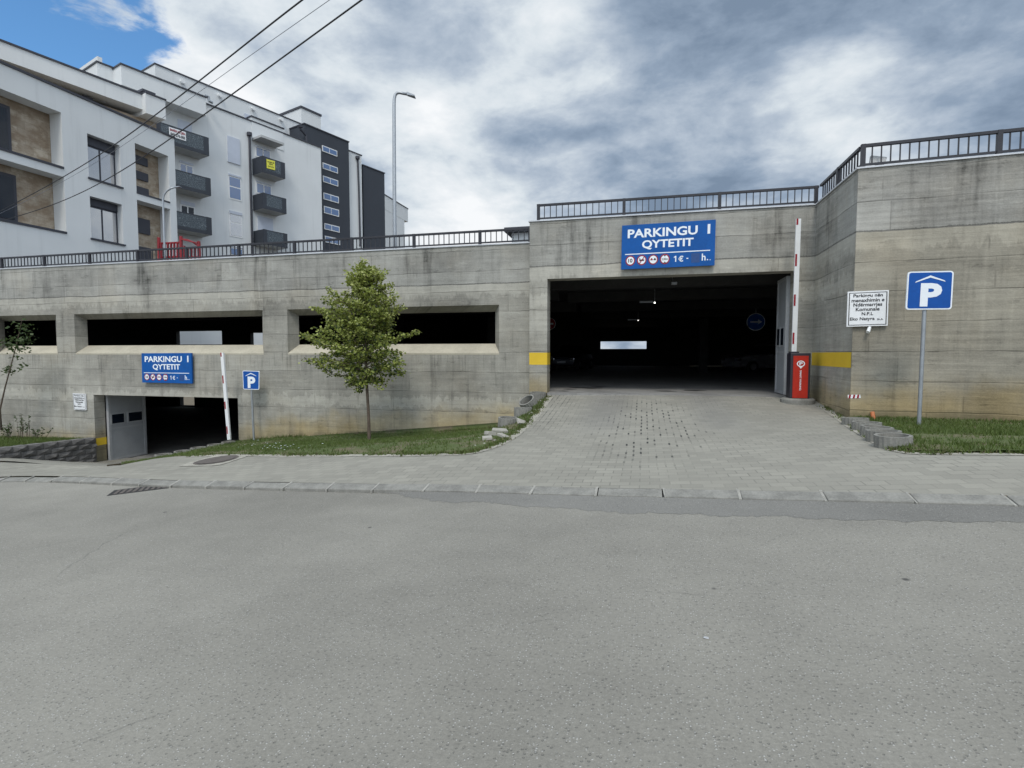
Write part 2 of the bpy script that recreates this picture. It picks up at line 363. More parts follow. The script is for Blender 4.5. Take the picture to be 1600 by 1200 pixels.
# ------------------------------------------------------------------ mesh builder
class MB:
    def __init__(s): s.v = []; s.f = []; s.mi = []
    def quad(s, *p, mi=0):
        k = len(s.v); s.v += [tuple(a) for a in p]; s.f.append(tuple(range(k, k+len(p)))); s.mi.append(mi)
    def hexa(s, b, t, mi=0):         # b, t: four points each, same winding
        k = len(s.v); n = len(b); s.v += [tuple(a) for a in b] + [tuple(a) for a in t]
        s.f.append(tuple(range(k+n-1, k-1, -1))); s.f.append(tuple(range(k+n, k+2*n)))
        for i in range(n): j = (i+1) % n; s.f.append((k+i, k+j, k+n+j, k+n+i))
        s.mi += [mi]*(n+2)
    def box(s, x0, x1, y0, y1, z0, z1, mi=0):
        s.hexa([(x0, y0, z0), (x1, y0, z0), (x1, y1, z0), (x0, y1, z0)], [(x0, y0, z1), (x1, y0, z1), (x1, y1, z1), (x0, y1, z1)], mi)
    def fbox(s, F, a0, a1, o0, o1, z0, z1, mi=0):
        q = [(a0, o0), (a1, o0), (a1, o1), (a0, o1)]
        s.hexa([F.pt(a, o, z0) for a, o in q], [F.pt(a, o, z1) for a, o in q], mi)
    def prism(s, pts, z0, z1, mi=0): s.hexa([(x, y, z0) for x, y in pts], [(x, y, z1) for x, y in pts], mi)
    def tube(s, pts, r, n=8, mi=0, cap=True):
        pts = [Vector(p) for p in pts]; rs = r if hasattr(r, '__len__') else [r]*len(pts)
        k = len(s.v); prev = None
        for i, p in enumerate(pts):
            d = (pts[min(i+1, len(pts)-1)] - pts[max(i-1, 0)]).normalized()
            if prev is None: a = d.orthogonal().normalized()
            else: a = (prev - d*prev.dot(d)).normalized()
            prev = a; bb = d.cross(a)
            for j in range(n):
                t = 2*math.pi*j/n; s.v.append(tuple(p + (a*math.cos(t) + bb*math.sin(t))*rs[i]))
        for i in range(len(pts)-1):
            for j in range(n):
                j2 = (j+1) % n; s.f.append((k+i*n+j, k+i*n+j2, k+(i+1)*n+j2, k+(i+1)*n+j)); s.mi.append(mi)
        if cap:
            s.f.append(tuple(k+j for j in range(n-1, -1, -1))); s.f.append(tuple(k+(len(pts)-1)*n+j for j in range(n))); s.mi += [mi, mi]
    def lathe(s, c, prof, n=24, mi=0):   # prof: (r, z) closed loop
        k = len(s.v); c = Vector(c)
        for j in range(n):
            t = 2*math.pi*j/n
            for r, z in prof: s.v.append((c.x + r*math.cos(t), c.y + r*math.sin(t), c.z + z))
        q = len(prof)
        for j in range(n):
            for i in range(q):
                i2 = (i+1) % q; j2 = (j+1) % n
                s.f.append((k+j*q+i, k+j2*q+i, k+j2*q+i2, k+j*q+i2)); s.mi.append(mi)
    def mesh(s, me, fn, mi=0):
        k = len(s.v); s.v += [tuple(fn(v.co)) for v in me.vertices]
        for p in me.polygons: s.f.append(tuple(k+i for i in p.vertices)); s.mi.append(mi)
    def build(s, name, mats, parent=None, smooth=False, bevel=0.):
        org = Vector((0, 0, 0)); q = parent
        if parent is not None: org = Vector(parent['org'])
        me = bpy.data.meshes.new(name); me.from_pydata([tuple(Vector(p) - org) for p in s.v], [], s.f)
        if not hasattr(mats, '__len__') or isinstance(mats, str): mats = [mats]
        for mm in mats: me.materials.append(M[mm] if isinstance(mm, str) else mm)
        me.polygons.foreach_set('material_index', s.mi); me.polygons.foreach_set('use_smooth', [smooth]*len(s.f)); me.update()
        o = bpy.data.objects.new(name, me); C.objects.link(o)
        if parent is not None: o.parent = parent; o['org'] = list(org)
        else: o['org'] = [0, 0, 0]
        if bevel:
            md = o.modifiers.new('bevel', 'BEVEL'); md.width = bevel; md.segments = 2; md.limit_method = 'ANGLE'
        return o
def thing(name, label, cat, loc, group=None):
    o = bpy.data.objects.new(name, None); C.objects.link(o); o.location = loc; o['org'] = list(loc)
    o.empty_display_size = .2; o['label'] = label; o['category'] = cat
    if group: o['group'] = group
    return o
def tag(o, label, cat, group=None):
    o['label'] = label; o['category'] = cat
    if group: o['group'] = group
    return o
def struct(o): o['kind'] = 'structure'; return o
def children_of(o): return list(o.children)
def dup(root, loc, rz=0., label=None, scale=None, rot=None):
    r = root.copy(); C.objects.link(r); r.location = loc; r.rotation_euler = rot or (0, 0, rz)
    if scale: r.scale = scale
    if label: r['label'] = label
    for ch in children_of(root):
        c = ch.copy(); C.objects.link(c); c.parent = r
        for g in children_of(ch):
            e = g.copy(); C.objects.link(e); e.parent = c
    return r
_tc = {}
def text_mesh(txt, bold=.02):
    k = (txt, bold)
    if k in _tc: return _tc[k]
    cu = bpy.data.curves.new('lettering', 'FONT'); cu.body = txt; cu.offset = bold; cu.extrude = .0; cu.resolution_u = 3
    cu.fill_mode = 'FRONT'
    ob = bpy.data.objects.new('lettering', cu); C.objects.link(ob)
    dg = bpy.context.evaluated_depsgraph_get(); me = bpy.data.meshes.new_from_object(ob.evaluated_get(dg))
    bpy.data.objects.remove(ob); bpy.data.curves.remove(cu)
    xs = [v.co.x for v in me.vertices]; ys = [v.co.y for v in me.vertices]
    _tc[k] = (me, min(xs), max(xs), min(ys), max(ys)); return _tc[k]
class Plate:
    """maps (u, v) 0..1 from bottom-left on a bilinear plate; off = distance in front of it"""
    def __init__(s, bl, br, tr, tl):
        s.c = [Vector(p) for p in (bl, br, tr, tl)]; s.n = (s.c[1]-s.c[0]).cross(s.c[3]-s.c[0]).normalized()
        if s.n.dot(s.c[0] - O3) > 0: s.n = -s.n
    def p(s, u, v, off=0.):
        a, b, c, d = s.c; return a*(1-u)*(1-v) + b*u*(1-v) + c*u*v + d*(1-u)*v + s.n*off
    def slab(s, mb, u0, u1, v0, v1, off0, off1, mi=0):
        q = [(u0, v0), (u1, v0), (u1, v1), (u0, v1)]
        mb.hexa([s.p(u, v, off0) for u, v in q], [s.p(u, v, off1) for u, v in q], mi)
    def poly(s, mb, pts, off, mi=0): mb.quad(*[s.p(u, v, off) for u, v in pts], mi=mi)
    def text(s, mb, txt, u0, u1, v0, v1, off, bold=.02, mi=0, keep_desc=False):
        me, x0, x1, y0, y1 = text_mesh(txt, bold)
        mb.mesh(me, lambda c: s.p(u0 + (c.x-x0)/(x1-x0)*(u1-u0), v0 + (c.y-y0)/(y1-y0)*(v1-v0), off), mi)
    def disc(s, mb, cu, cv, ru, rv, off, mi=0, n=24):
        mb.quad(*[s.p(cu+ru*math.cos(2*math.pi*i/n), cv+rv*math.sin(2*math.pi*i/n), off) for i in range(n)], mi=mi)
def wall_grid(mb, F, a0, a1, z0, z1, holes, of, ob, inner=None, mi=0, reveal=True, sill_mb=None):
    inner = inner or holes
    for side, hs, o in ((0, holes, of), (1, inner, ob)):
        A = sorted({a0, a1, *[h[0] for h in hs], *[h[1] for h in hs]}); Z = sorted({z0, z1, *[h[2] for h in hs], *[h[3] for h in hs]})
        A = [a for a in A if a0 <= a <= a1]; Z = [z for z in Z if z0 <= z <= z1]
        for i in range(len(A)-1):
            for j in range(len(Z)-1):
                ca, cz = (A[i]+A[i+1])/2, (Z[j]+Z[j+1])/2
                if any(h[0] < ca < h[1] and h[2] < cz < h[3] for h in hs): continue
                mb.quad(F.pt(A[i], o, Z[j]), F.pt(A[i+1], o, Z[j]), F.pt(A[i+1], o, Z[j+1]), F.pt(A[i], o, Z[j+1]), mi=mi)
    for h, k in zip(holes, inner):
        ho = [F.pt(h[0], of, h[2]), F.pt(h[1], of, h[2]), F.pt(h[1], of, h[3]), F.pt(h[0], of, h[3])]
        hi = [F.pt(k[0], ob, k[2]), F.pt(k[1], ob, k[2]), F.pt(k[1], ob, k[3]), F.pt(k[0], ob, k[3])]
        for i in range(4):
            j = (i+1) % 4
            (sill_mb if (i == 0 and sill_mb is not None) else mb).quad(ho[i], ho[j], hi[j], hi[i], mi=0 if i == 0 and sill_mb is not None else mi)
    mb.quad(F.pt(a0, of, z1), F.pt(a1, of, z1), F.pt(a1, ob, z1), F.pt(a0, ob, z1), mi=mi)
    mb.quad(F.pt(a0, of, z0), F.pt(a1, of, z0), F.pt(a1, ob, z0), F.pt(a0, ob, z0), mi=mi)
    for a in (a0, a1): mb.quad(F.pt(a, of, z0), F.pt(a, ob, z0), F.pt(a, ob, z1), F.pt(a, of, z1), mi=mi)

# ------------------------------------------------------------------ terrain
YL, YG = 13.6, 13.3                    # faces of the long wall and of the gate
KF = Frame((-1.4, 5.73), (1, -.125))   # kerb line
def kerbY(x): return 5.73 - .125*(x+1.4)
def kpt(px, py):
    a, z = KF.hit(px, py); return KF.pt(a, 0, z)
front = [kpt(0, 746), kpt(200, 752), kpt(400, 757.5), kpt(600, 762), kpt(830, 766), kpt(1030, 770), kpt(1300, 776), kpt(1600, 783)]
front += [onY(740, 708, 7.6), onY(577, 710, 8.0), onY(440, 711, 8.25), onY(300, 712, 8.6), onY(1000, 715, 7.5), onY(1420, 706, 7.1), onY(1600, 708, 7.0), onY(180, 726, 9.77)]
front += [Vector(p) for p in ((-14.4, 9.5, -1.0), (-17.1, 9.5, -1.1), (10., 4.3, .8), (10., 10.7, .66), (-22., 8.3, -1.45), (-22., 9.6, -1.5), (-26., 9.5, -1.8))]
apron = [onY(857, 617, 13.3), onY(1268, 622, 13.3), onY(835, 650, 11.), onY(800, 680, 9.3), onY(1314, 654, 10.93), onY(1370, 685, 8.2), onY(1600, 662, 10.7), Vector((.5, 13.3, .57)), Vector((2.5, 13.3, .57)),
         Vector((-3.4, 11., .26)), Vector((-3.4, 13.3, .56)), Vector((-8., 13.3, .2)), Vector((4.6, 13.3, .6))]
lawn_c = [onY(800, 682, 9.3), onY(812, 671, 11.0), onY(824, 665, 13.3), onY(760, 670, 13.6), onY(577, 680, 13.6), onY(450, 684, 13.6), onY(372, 690, 13.6), onY(577, 689, 11.5), onY(690, 683, 11.8)]
def tps(r): return np.where(r > 1e-9, r*r*np.log(np.maximum(r, 1e-9)), 0.)
def fit(ctrl, smooth):
    X = np.array([(p.x, p.y) for p in ctrl]); Z = np.array([p.z for p in ctrl]); n = len(X)
    K = tps(np.linalg.norm(X[:, None]-X[None], axis=2)) + smooth*np.eye(n); Pm = np.hstack([np.ones((n, 1)), X])
    sol = np.linalg.solve(np.block([[K, Pm], [Pm.T, np.zeros((3, 3))]]), np.concatenate([Z, np.zeros(3)])); W_, A_ = sol[:n], sol[n:]
    def f(xy):
        xy = np.asarray(xy, float); r = np.linalg.norm(xy[:, None]-X[None], axis=2); return tps(r) @ W_ + A_[0] + xy @ A_[1:]
    return f
hN = fit(front+apron, .02)
hLw = fit(front+lawn_c, .02)
def h(x, y): return float(hN([(x, y)])[0])
def hl(x, y): return float(hLw([(x, y)])[0])
def on_ground(px, py, lift=0., h=h):
    r = ray(px, py); t0, t1 = 3., 3.
    f = lambda t: EYE + r.z*t - h(r.x*t, r.y*t) - lift
    while f(t1) > 0 and t1 < 30: t0 = t1; t1 += .25
    for _ in range(20):
        tm = (t0+t1)/2
        if f(tm) > 0: t0 = tm
        else: t1 = tm
    return O3 + r*t1
# the far ground, one sheet to the horizon
g = MB(); g.box(-900, 900, -700, 1100, -6.2, -6.0); struct(g.build('ground', 'soil'))
# pavement: one sheet from kerb to wall
pv = MB()
def grid_patch(mb, x0, x1, y0f, y1f, nx, ny, zf, mi=0):
    k = len(mb.v)
    pts = [(x0+(x1-x0)*i/nx, j/ny) for i in range(nx+1) for j in range(ny+1)]
    xy = [(x, y0f(x)+(y1f(x)-y0f(x))*v_) for x, v_ in pts]; zs = zf(xy)
    mb.v += [(a, b_, float(z)) for (a, b_), z in zip(xy, zs)]
    for i in range(nx):
        for j in range(ny):
            a = k+i*(ny+1)+j; mb.f.append((a, a+ny+1, a+ny+2, a+1)); mb.mi.append(mi)
KW = .16
pf = lambda x: kerbY(x)+KW
def smooth_path(pix, n=24, hf=h):
    P_ = [on_ground(*q, h=hf) for q in pix]; out = []
    for i in range(n+1):
        t = i/n*(len(P_)-1); k = min(int(t), len(P_)-2); f = t-k; out.append(P_[k].lerp(P_[k+1], f))
    for _ in range(3): out = [out[0]] + [(out[i-1]+out[i]*2+out[i+1])/4 for i in range(1, len(out)-1)] + [out[-1]]
    return out
LE = smooth_path([(300, 712), (450, 711), (577, 710), (680, 709.5), (735, 708), (770, 697), (800, 680), (825, 658), (843, 637), (855, 620)], 60)
RE = smooth_path([(1290, 636), (1318, 655), (1345, 673), (1372, 689), (1400, 702), (1425, 707.5), (1480, 708), (1600, 709), (1760, 711)], 50)
tip = [on_ground(px, py) for px, py in ((272, 713.5), (240, 717), (212, 722), (188, 727))]
def inside(q, pts):
    c = False; j = len(pts)-1
    for i in range(len(pts)):
        a, b_ = pts[i], pts[j]
        if (a.y > q.y) != (b_.y > q.y) and q.x < (b_.x-a.x)*(q.y-a.y)/(b_.y-a.y)+a.x: c = not c
        j = i
    return c
def poly_sheet(name, poly, zf, lift, matn, stepg=.35, jit=.012, mb=None):
    pts = [Vector(p) for p in poly]; nb = len(pts)
    xs_ = [p.x for p in pts]; ys_ = [p.y for p in pts]; ins = []
    y = min(ys_)
    while y < max(ys_):
        x = min(xs_)
        while x < max(xs_):
            q = Vector((x+random.uniform(-.05, .05), y+random.uniform(-.05, .05)))
            if inside(q, pts): ins.append(q)
            x += stepg
        y += stepg
    vs, es, fs, *_r = geometry.delaunay_2d_cdt(pts+ins, [(i, (i+1) % nb) for i in range(nb)], [], 1, 1e-4)
    mb = MB(); zz = zf([(v.x, v.y) for v in vs]); mb.v = [(v.x, v.y, float(z)+lift+random.uniform(-jit, jit)) for v, z in zip(vs, zz)]; mb.f = [tuple(f) for f in fs]; mb.mi = [0]*len(fs)
    return struct(mb.build(name, matn, smooth=True))
kline = [(x, pf(x)) for x in np.linspace(-26, 14, 90)]
pave_poly = kline + [(14, 10.2), (3.72, 10.99), (3.72, 13.36), (-2.33, 13.36)] + [(p.x, p.y) for p in reversed(LE)][1:] + [(p.x, p.y) for p in tip] + [(-11.7, 9.5), (-26, 9.5)]
poly_sheet('pavement', pave_poly, hN, 0., 'pave', .3, .0)
# masonry edge under the apron where the lawn lies lower
ap = MB()
for a, b_ in zip(LE[:-1], LE[1:]):
    ap.quad((a.x, a.y, h(a.x, a.y)-.9), (b_.x, b_.y, h(b_.x, b_.y)-.9), (b_.x, b_.y, h(b_.x, b_.y)+.005), (a.x, a.y, h(a.x, a.y)+.005))
struct(ap.build('apron_edge', 'soil'))
# driveway down to the lower level
prof = [(9.5, 0.), (11., -1.32), (12.2, -1.66), (13.6, -1.95), (14.6, -2.0)]
def drive_z(xy):
    base = hN([(x, 9.5) for x, y in xy]); out = []
    for (x, y), b_ in zip(xy, base):
        pts = [(9.5, b_)] + prof[1:]
        out.append(np.interp(y, [q[0] for q in pts], [q[1] for q in pts]))
    return out
dw = MB(); grid_patch(dw, -17.3, -11.7, lambda x: 9.5, lambda x: 14.6, 14, 20, drive_z)
struct(dw.build('driveway', 'pave', smooth=True))
bank = MB()
for i in range(20):
    y0, y1 = 9.5+i*4.1/20, 9.5+(i+1)*4.1/20
    za, zb = hl(-11.7, y0), hl(-11.7, y1); q0, q1 = drive_z([(-11.8, y0), (-11.8, y1)])
    bank.quad((-11.72, y0, q0-.3), (-11.72, y1, q1-.3), (-11.72, y1, zb+.02), (-11.72, y0, za+.02))
struct(bank.build('earth_bank', 'soil'))
# road
rd = MB()
def road_z(xy): return [h(x, kerbY(x)+.1) - .075 + (kerbY(x)-y)*.004 for x, y in xy]
grid_patch(rd, -26., 14., lambda x: -16., lambda x: kerbY(x)+.02, 80, 24, road_z)
grid_patch(rd, 14., 60., lambda x: -16., lambda x: kerbY(14.)+.02, 10, 4, lambda xy: [road_z([(14., y)])[0]+.05*(x-14.) for x, y in xy])
grid_patch(rd, -80., -26., lambda x: -16., lambda x: kerbY(-26.)+.02, 10, 4, lambda xy: [road_z([(-26., y)])[0]+.05*(x+26.) for x, y in xy])
struct(rd.build('road', 'asphalt', smooth=True))
# kerb of precast lengths, laid low, with pale mortar joints
kb = MB(); mj = MB()
xs = []; px_j = [125, 175, 218, 268, 322, 382, 443, 511, 582, 662, 744, 830, 932, 1037, 1158, 1292, 1433, 1590]
for q in px_j:
    a, z = KF.hit(q, 765); xs.append(KF.pt(a, 0, z).x)
step = .72
xs = [xs[0]-step*i for i in range(12, 0, -1)] + xs + [xs[-1]+.78*i for i in range(1, 9)]
for i in range(len(xs)-1):
    x0, x1 = xs[i]+.012, xs[i+1]-.012
    jit = random.uniform(-.006, .006); low = -.018 if x1 < xs[12]-.1 else 0.
    def kp(x, dy, dz_): return (x, kerbY(x)+dy, h(x, kerbY(x)+KW)+dz_+jit+low)
    b0, b1 = x0, x1
    kb.hexa([kp(b0, .0, -.25), kp(b1, .0, -.25), kp(b1, KW-.003, -.25), kp(b0, KW-.003, -.25)], [kp(b0, .0, -.035), kp(b1, .0, -.035), kp(b1, KW-.003, .004), kp(b0, KW-.003, .004)])
for x in xs:
    ja, jb, jc = random.uniform(-.02, .02), random.uniform(-.012, .012), random.uniform(.006, .014)
    q = [(x-jc+ja, kerbY(x)-.012+random.uniform(-.03, .01)), (x+jc+ja, kerbY(x)-.012), (x+.012+jb, kerbY(x)+KW+random.uniform(.0, .05)), (x-.014+jb, kerbY(x)+KW+random.uniform(.0, .05))]
    zt = h(x, kerbY(x)+KW)
    mj.hexa([(a, b_, zt-.22) for a, b_ in q], [(q[0][0], q[0][1], zt-.04), (q[1][0], q[1][1], zt-.04), (q[2][0], q[2][1], zt+.007), (q[3][0], q[3][1], zt+.007)])
    for _ in range(3):
        sx, sy = x+random.uniform(-.05, .05), kerbY(x)+random.uniform(-.06, KW+.05)
kobj = struct(kb.build('kerb', 'kerb_conc', bevel=.008)); struct(mj.build('kerb_mortar', 'mortar'))
# dark patch of newer asphalt along the kerb with a ragged edge
pa = MB(); N_ = 170; xa, _z = KF.hit(612, 770); xa = KF.pt(xa, 0, 0).x
edge_pts = []
low_y = [(610, 768), (640, 778), (690, 784), (760, 785.5), (800, 790), (860, 793), (920, 798), (1000, 802), (1100, 804), (1180, 807), (1250, 809), (1350, 813), (1400, 816), (1500, 814), (1600, 817), (1750, 820)]
def road_hit(px, py):
    r = ray(px, py); t = 4.
    for _ in range(25): p = r*t; zz = road_z([(p.x, p.y)])[0]; t = (zz-EYE)/r.z
    return O3 + r*t
lp = [road_hit(*q) for q in low_y]; lx = [p.x for p in lp]; lyv = [p.y for p in lp]
px_prev = None
for i in range(N_+1):
    x = lx[0] + (lx[-1]-lx[0])*i/N_
    ylow = float(np.interp(x, lx, lyv)) + random.uniform(-.03, .03) + .02*math.sin(x*7) + .015*math.sin(x*17.3)
    ylow = min(ylow, kerbY(x)-.01)
    cur = [(x, ylow), (x, (ylow+kerbY(x))/2), (x, kerbY(x)+.004)]
    cur = [(a, b_, road_z([(a, b_)])[0] + (.002 if k == 0 else .012 if k == 1 else .028)) for k, (a, b_) in enumerate(cur)]
    if px_prev:
        for k in range(2): pa.quad(px_prev[k], cur[k], cur[k+1], px_prev[k+1])
    px_prev = cur
struct(pa.build('road_patch', 'patch', smooth=True))
# pale edging pavers either side of the apron
bd = MB()
def strip(points, width, lift=.006, side=1):
    pr = None
    for i, p in enumerate(points):
        q = points[min(i+1, len(points)-1)]; r_ = points[max(i-1, 0)]
        d = (Vector((q.x, q.y)) - Vector((r_.x, r_.y))).normalized(); nn = Vector((-d.y, d.x))*side
        a = (p.x, p.y, h(p.x, p.y)+lift); b2 = (p.x+nn.x*width, p.y+nn.y*width, h(p.x+nn.x*width, p.y+nn.y*width)+lift)
        if pr: bd.quad(pr[0], a, b2, pr[1])
        pr = (a, b2)
strip(LE, .15, side=-1); strip(RE, .12, side=-1)
struct(bd.build('edging_strip', 'border'))
# grass areas
LEa = np.array([(p.x, p.y) for p in LE])
def hLz(xy):          # the lawn rises in a short bank to meet the apron
    xy = np.asarray(xy, float); d = np.min(np.linalg.norm(xy[:, None]-LEa[None], axis=2), axis=1); t = np.clip(1-d/.95, 0, 1); t = t*t*(3-2*t)
    a = np.minimum(hLw(xy), hN(xy)); return a+(hN(xy)-a)*t - .02*t
def hlz(x, y): return float(hLz([(x, y)])[0])
polyL = [(p.x, p.y) for p in reversed(tip)] + [(p.x, p.y) for p in LE] + [(-2.30, 13.27), (-2.8, 13.29), (-2.8, 13.59), (-11.69, 13.59), (-11.69, 10.0)]
REg = [p for p in RE if p.x > 2.6 and p.y < 10.8][1:]
polyR = [(p.x, p.y) for p in REg] + [(13.9, 7.0), (13.9, 10.15), (3.72, 10.95)]
poly_sheet('lawn', polyL, hLz, .02, 'turf'); poly_sheet('lawn', polyR, hN, .03, 'turf')
def left_z(xy): return [np.interp(y, [9.5, 11., 13.6], [-1.05, -1.09, -1.22])+.02*(x+17.1) for x, y in xy]
polyW = [(-26, 9.6), (-17.35, 9.6), (-17.35, 13.59), (-26, 13.59)]
poly_sheet('lawn', polyW, left_z, .0, 'turf')
def blades(poly, zf, dens, hmin, hmax, keep=None):
    pts = [Vector(p) for p in poly]; x0, x1 = min(p.x for p in pts), max(p.x for p in pts); y0, y1 = min(p.y for p in pts), max(p.y for p in pts)
    n = int((x1-x0)*(y1-y0)*dens); xy = [(random.uniform(x0, x1), random.uniform(y0, y1)) for _ in range(n)]
    xy = [q for q in xy if inside(Vector(q), pts) and (keep is None or random.random() < keep(*q))]
    zz = zf(xy); mb = MB()
    for (x, y), z in zip(xy, zz):
        mi = 1 if random.random() < .16 else 0
        a = random.uniform(0, 6.28); hh = random.uniform(hmin, hmax)*(.6 if mi else 1.)
        for _ in range(2):
            a += random.uniform(1, 2.5); wv = Vector((math.cos(a), math.sin(a), 0))*random.uniform(.006, .013); le = Vector((random.uniform(-.6, .6), random.uniform(-.6, .6), 0))*hh
            b0 = Vector((x+random.uniform(-.02, .02), y+random.uniform(-.02, .02), z)); mb.quad(b0-wv, b0+wv, b0+le+Vector((0, 0, hh)), mi=mi)
    return mb
def nz(x, y): return .5+.5*math.sin(x*1.3+2.1*math.sin(y*.9+1.))*math.cos(y*1.7+1.6*math.sin(x*.8))
gb = blades(polyL, hLz, 900, .03, .075, lambda x, y: (.25+.9*nz(x, y)) * (1. if y > 9.6 else .65))
def tuft(mb, x, y, z, hh, n=3):
    for _ in range(n):
        a = random.uniform(0, 6.28); wv = Vector((math.cos(a), math.sin(a), 0))*random.uniform(.005, .012); le = Vector((random.uniform(-.8, .8), random.uniform(-.8, .8), 0))*hh
        b0 = Vector((x+random.uniform(-.02, .02), y+random.uniform(-.02, .02), z)); mb.quad(b0-wv, b0+wv, b0+le+Vector((0, 0, hh*random.uniform(.5, 1.))), mi=1 if random.random() < .25 else 0)
def fringe(mb, path, n, side, hf):
    for _ in range(n):
        t = random.random()*(len(path)-1); k = int(t); p = path[k].lerp(path[min(k+1, len(path)-1)], t-k); cl_ = math.sin(t*1.9)+math.sin(t*.7+2)
        if random.random() > .45+.3*cl_: continue
        ox, oy = random.gauss(0, .05), random.gauss(.0, .05)
        x, y = p.x+ox, p.y+oy; tuft(mb, x, y, hf(x, y)+.005, random.uniform(.03, .07))
fringe(gb, LE, 3200, 1, h)
for _ in range(900):      # longer growth against the wall foot
    x = random.uniform(-11.6, -2.9)
    if math.sin(x*2.3)+math.sin(x*5.1+1) < random.uniform(-1.5, 1.2): continue
    y = 13.55-abs(random.gauss(0, .06)); tuft(gb, x, y, hlz(x, y), random.uniform(.06, .18))
for _ in range(34):       # daisies and scraps in the turf
    p = on_ground(random.gauss(425, 30), random.gauss(702, 3.)); a = random.uniform(.009, .018); gb.quad(*[(p.x+a*math.cos(k), p.y+a*math.sin(k), p.z+.07) for k in (0, 1.25, 2.5, 3.7, 5)], mi=2)
o = gb.build('grass', ['grass', 'grassdry', 'signwhite']); o['kind'] = 'stuff'
def keepR(x, y):
    bare = abs(y-8.0) < .45 and x > 3.5
    return .12 if bare else (.45+.6*nz(x*1.7, y))
gb = blades(polyR, hN, 1500, .04, .10, keepR); fringe(gb, RE, 1500, 1, h)
for _ in range(700):
    x = random.uniform(3.75, 9.); y = 10.9-.0769*(x-3.67)-abs(random.gauss(0, .06))
    if math.sin(x*3.3)+math.sin(x*7.1) > random.uniform(-1.2, 1.5): tuft(gb, x, y, h(x, y), random.uniform(.05, .13))
o = gb.build('grass', ['grass', 'grassdry']); o['kind'] = 'stuff'
gb = blades([(-22, 9.6), (-17.35, 9.6), (-17.35, 13.59), (-22, 13.59)], left_z, 700, .05, .11); o = gb.build('grass', ['grass', 'grassdry']); o['kind'] = 'stuff'

# ------------------------------------------------------------------ parking garage
gar = thing('parking_garage', 'long grey board-marked concrete parking garage with window slots and two dark entrances', 'building', (0, 13.5, .5))
FL = Frame((0, YL), (1, 0)); FG = Frame((0, YG), (1, 0))
def rct(F, x0, y0, x1, y1, o=0): return F.rect(x0, y0, x1, y1, o)
Xl, Xp, Xo0, Xo1, Xc = -33., -2.79, onY(855, 500, YG).x, onY(1241, 500, YG).x, 3.67
ZT, ZG = 4.37, 4.82
z_sill, z_head, zi0, zi1 = 1.575, 2.83, 1.82, 2.68
def xo(px, Y, py=545): return onY(px, py, Y).x
outer = [(xo(-90, YL), xo(90, YL), z_sill, z_head), (xo(118, YL), xo(412, YL), z_sill, z_head), (xo(450, YL), xo(780, YL), z_sill, z_head)]
inner = [(xo(9, YL+.36)-3.2, xo(89, YL+.36), zi0, zi1), (xo(138, YL+.36), xo(411, YL+.36), zi0, zi1), (xo(468, YL+.36), xo(774, YL+.36), zi0, zi1)]
outer[0] = (xo(9, YL)-.35, *outer[0][1:]); inner[0] = (xo(9, YL+.36), *inner[0][1:])
e0, e1 = xo(147, YL, 640), xo(372, YL, 640); ez = .235
lower = (e0, e1, -2.6, ez)
wl = MB(); sl = MB()
wall_grid(wl, FL, Xl, Xp+.02, -4., ZT, outer+[lower], 0, -.36, inner+[(e0, e1, -2.6, ez)], sill_mb=None)
wobj = wl.build('front_wall', 'conc_left', gar)
for (a0, a1, z0, z1), (b0, b1, y0, y1) in zip(outer, inner):
    s_ = MB(); s_.quad((a0, YL-.004, z0), (a1, YL-.004, z0), (b1, YL+.36, y0+.006), (b0, YL+.36, y0+.006)); s_.quad((a0, YL-.004, z0), (a1, YL-.004, z0), (a1, YL-.004, z0-.045), (a0, YL-.004, z0-.045))
    s_.build('window_sill', 'sill', gar)
# gate portal
gp = MB()
wall_grid(gp, FG, Xp, Xc, -1.5, ZG, [(Xo0, Xo1, -1.5, 3.41)], 0, -.42)
gp.build('gate_portal', 'conc_gate', gar)
# jog wall and right wall
RW0 = Vector((Xc, 10.93)); rdir = Vector((2.6, -.2)).normalized(); RW1 = RW0 + rdir*14
rn = Vector((-rdir.y, rdir.x))
jw = MB(); jw.box(Xc, Xc+.34, 10.93+.02, YG+.5, -.5, ZG+.002); jw.build('return_wall', 'conc_gate', gar)
rw = MB(); rw.prism([RW0, RW1, RW1+rn*.35, RW0+rn*.35+rdir*.0], -.5, ZG+.006); rw.build('right_wall', 'conc_right', gar)
# copings
cp = MB(); cp.box(Xl, Xp, YL-.03, YL+.36, ZT+.001, ZT+.03); cp.build('coping', 'flash', gar)
cp = MB(); cp.box(Xp-.03, Xc+.0, YG-.03, YG+.4, ZG+.008, ZG+.035); cp.box(Xc-.03, Xc+.34, 10.96, YG-.03, ZG+.008, ZG+.035)
cp.prism([RW0-rn*.03-rdir*.03, RW1-rn*.03, RW1+rn*.35, RW0+rn*.35], ZG+.0095, ZG+.037); cp.build('coping', 'flash', gar)
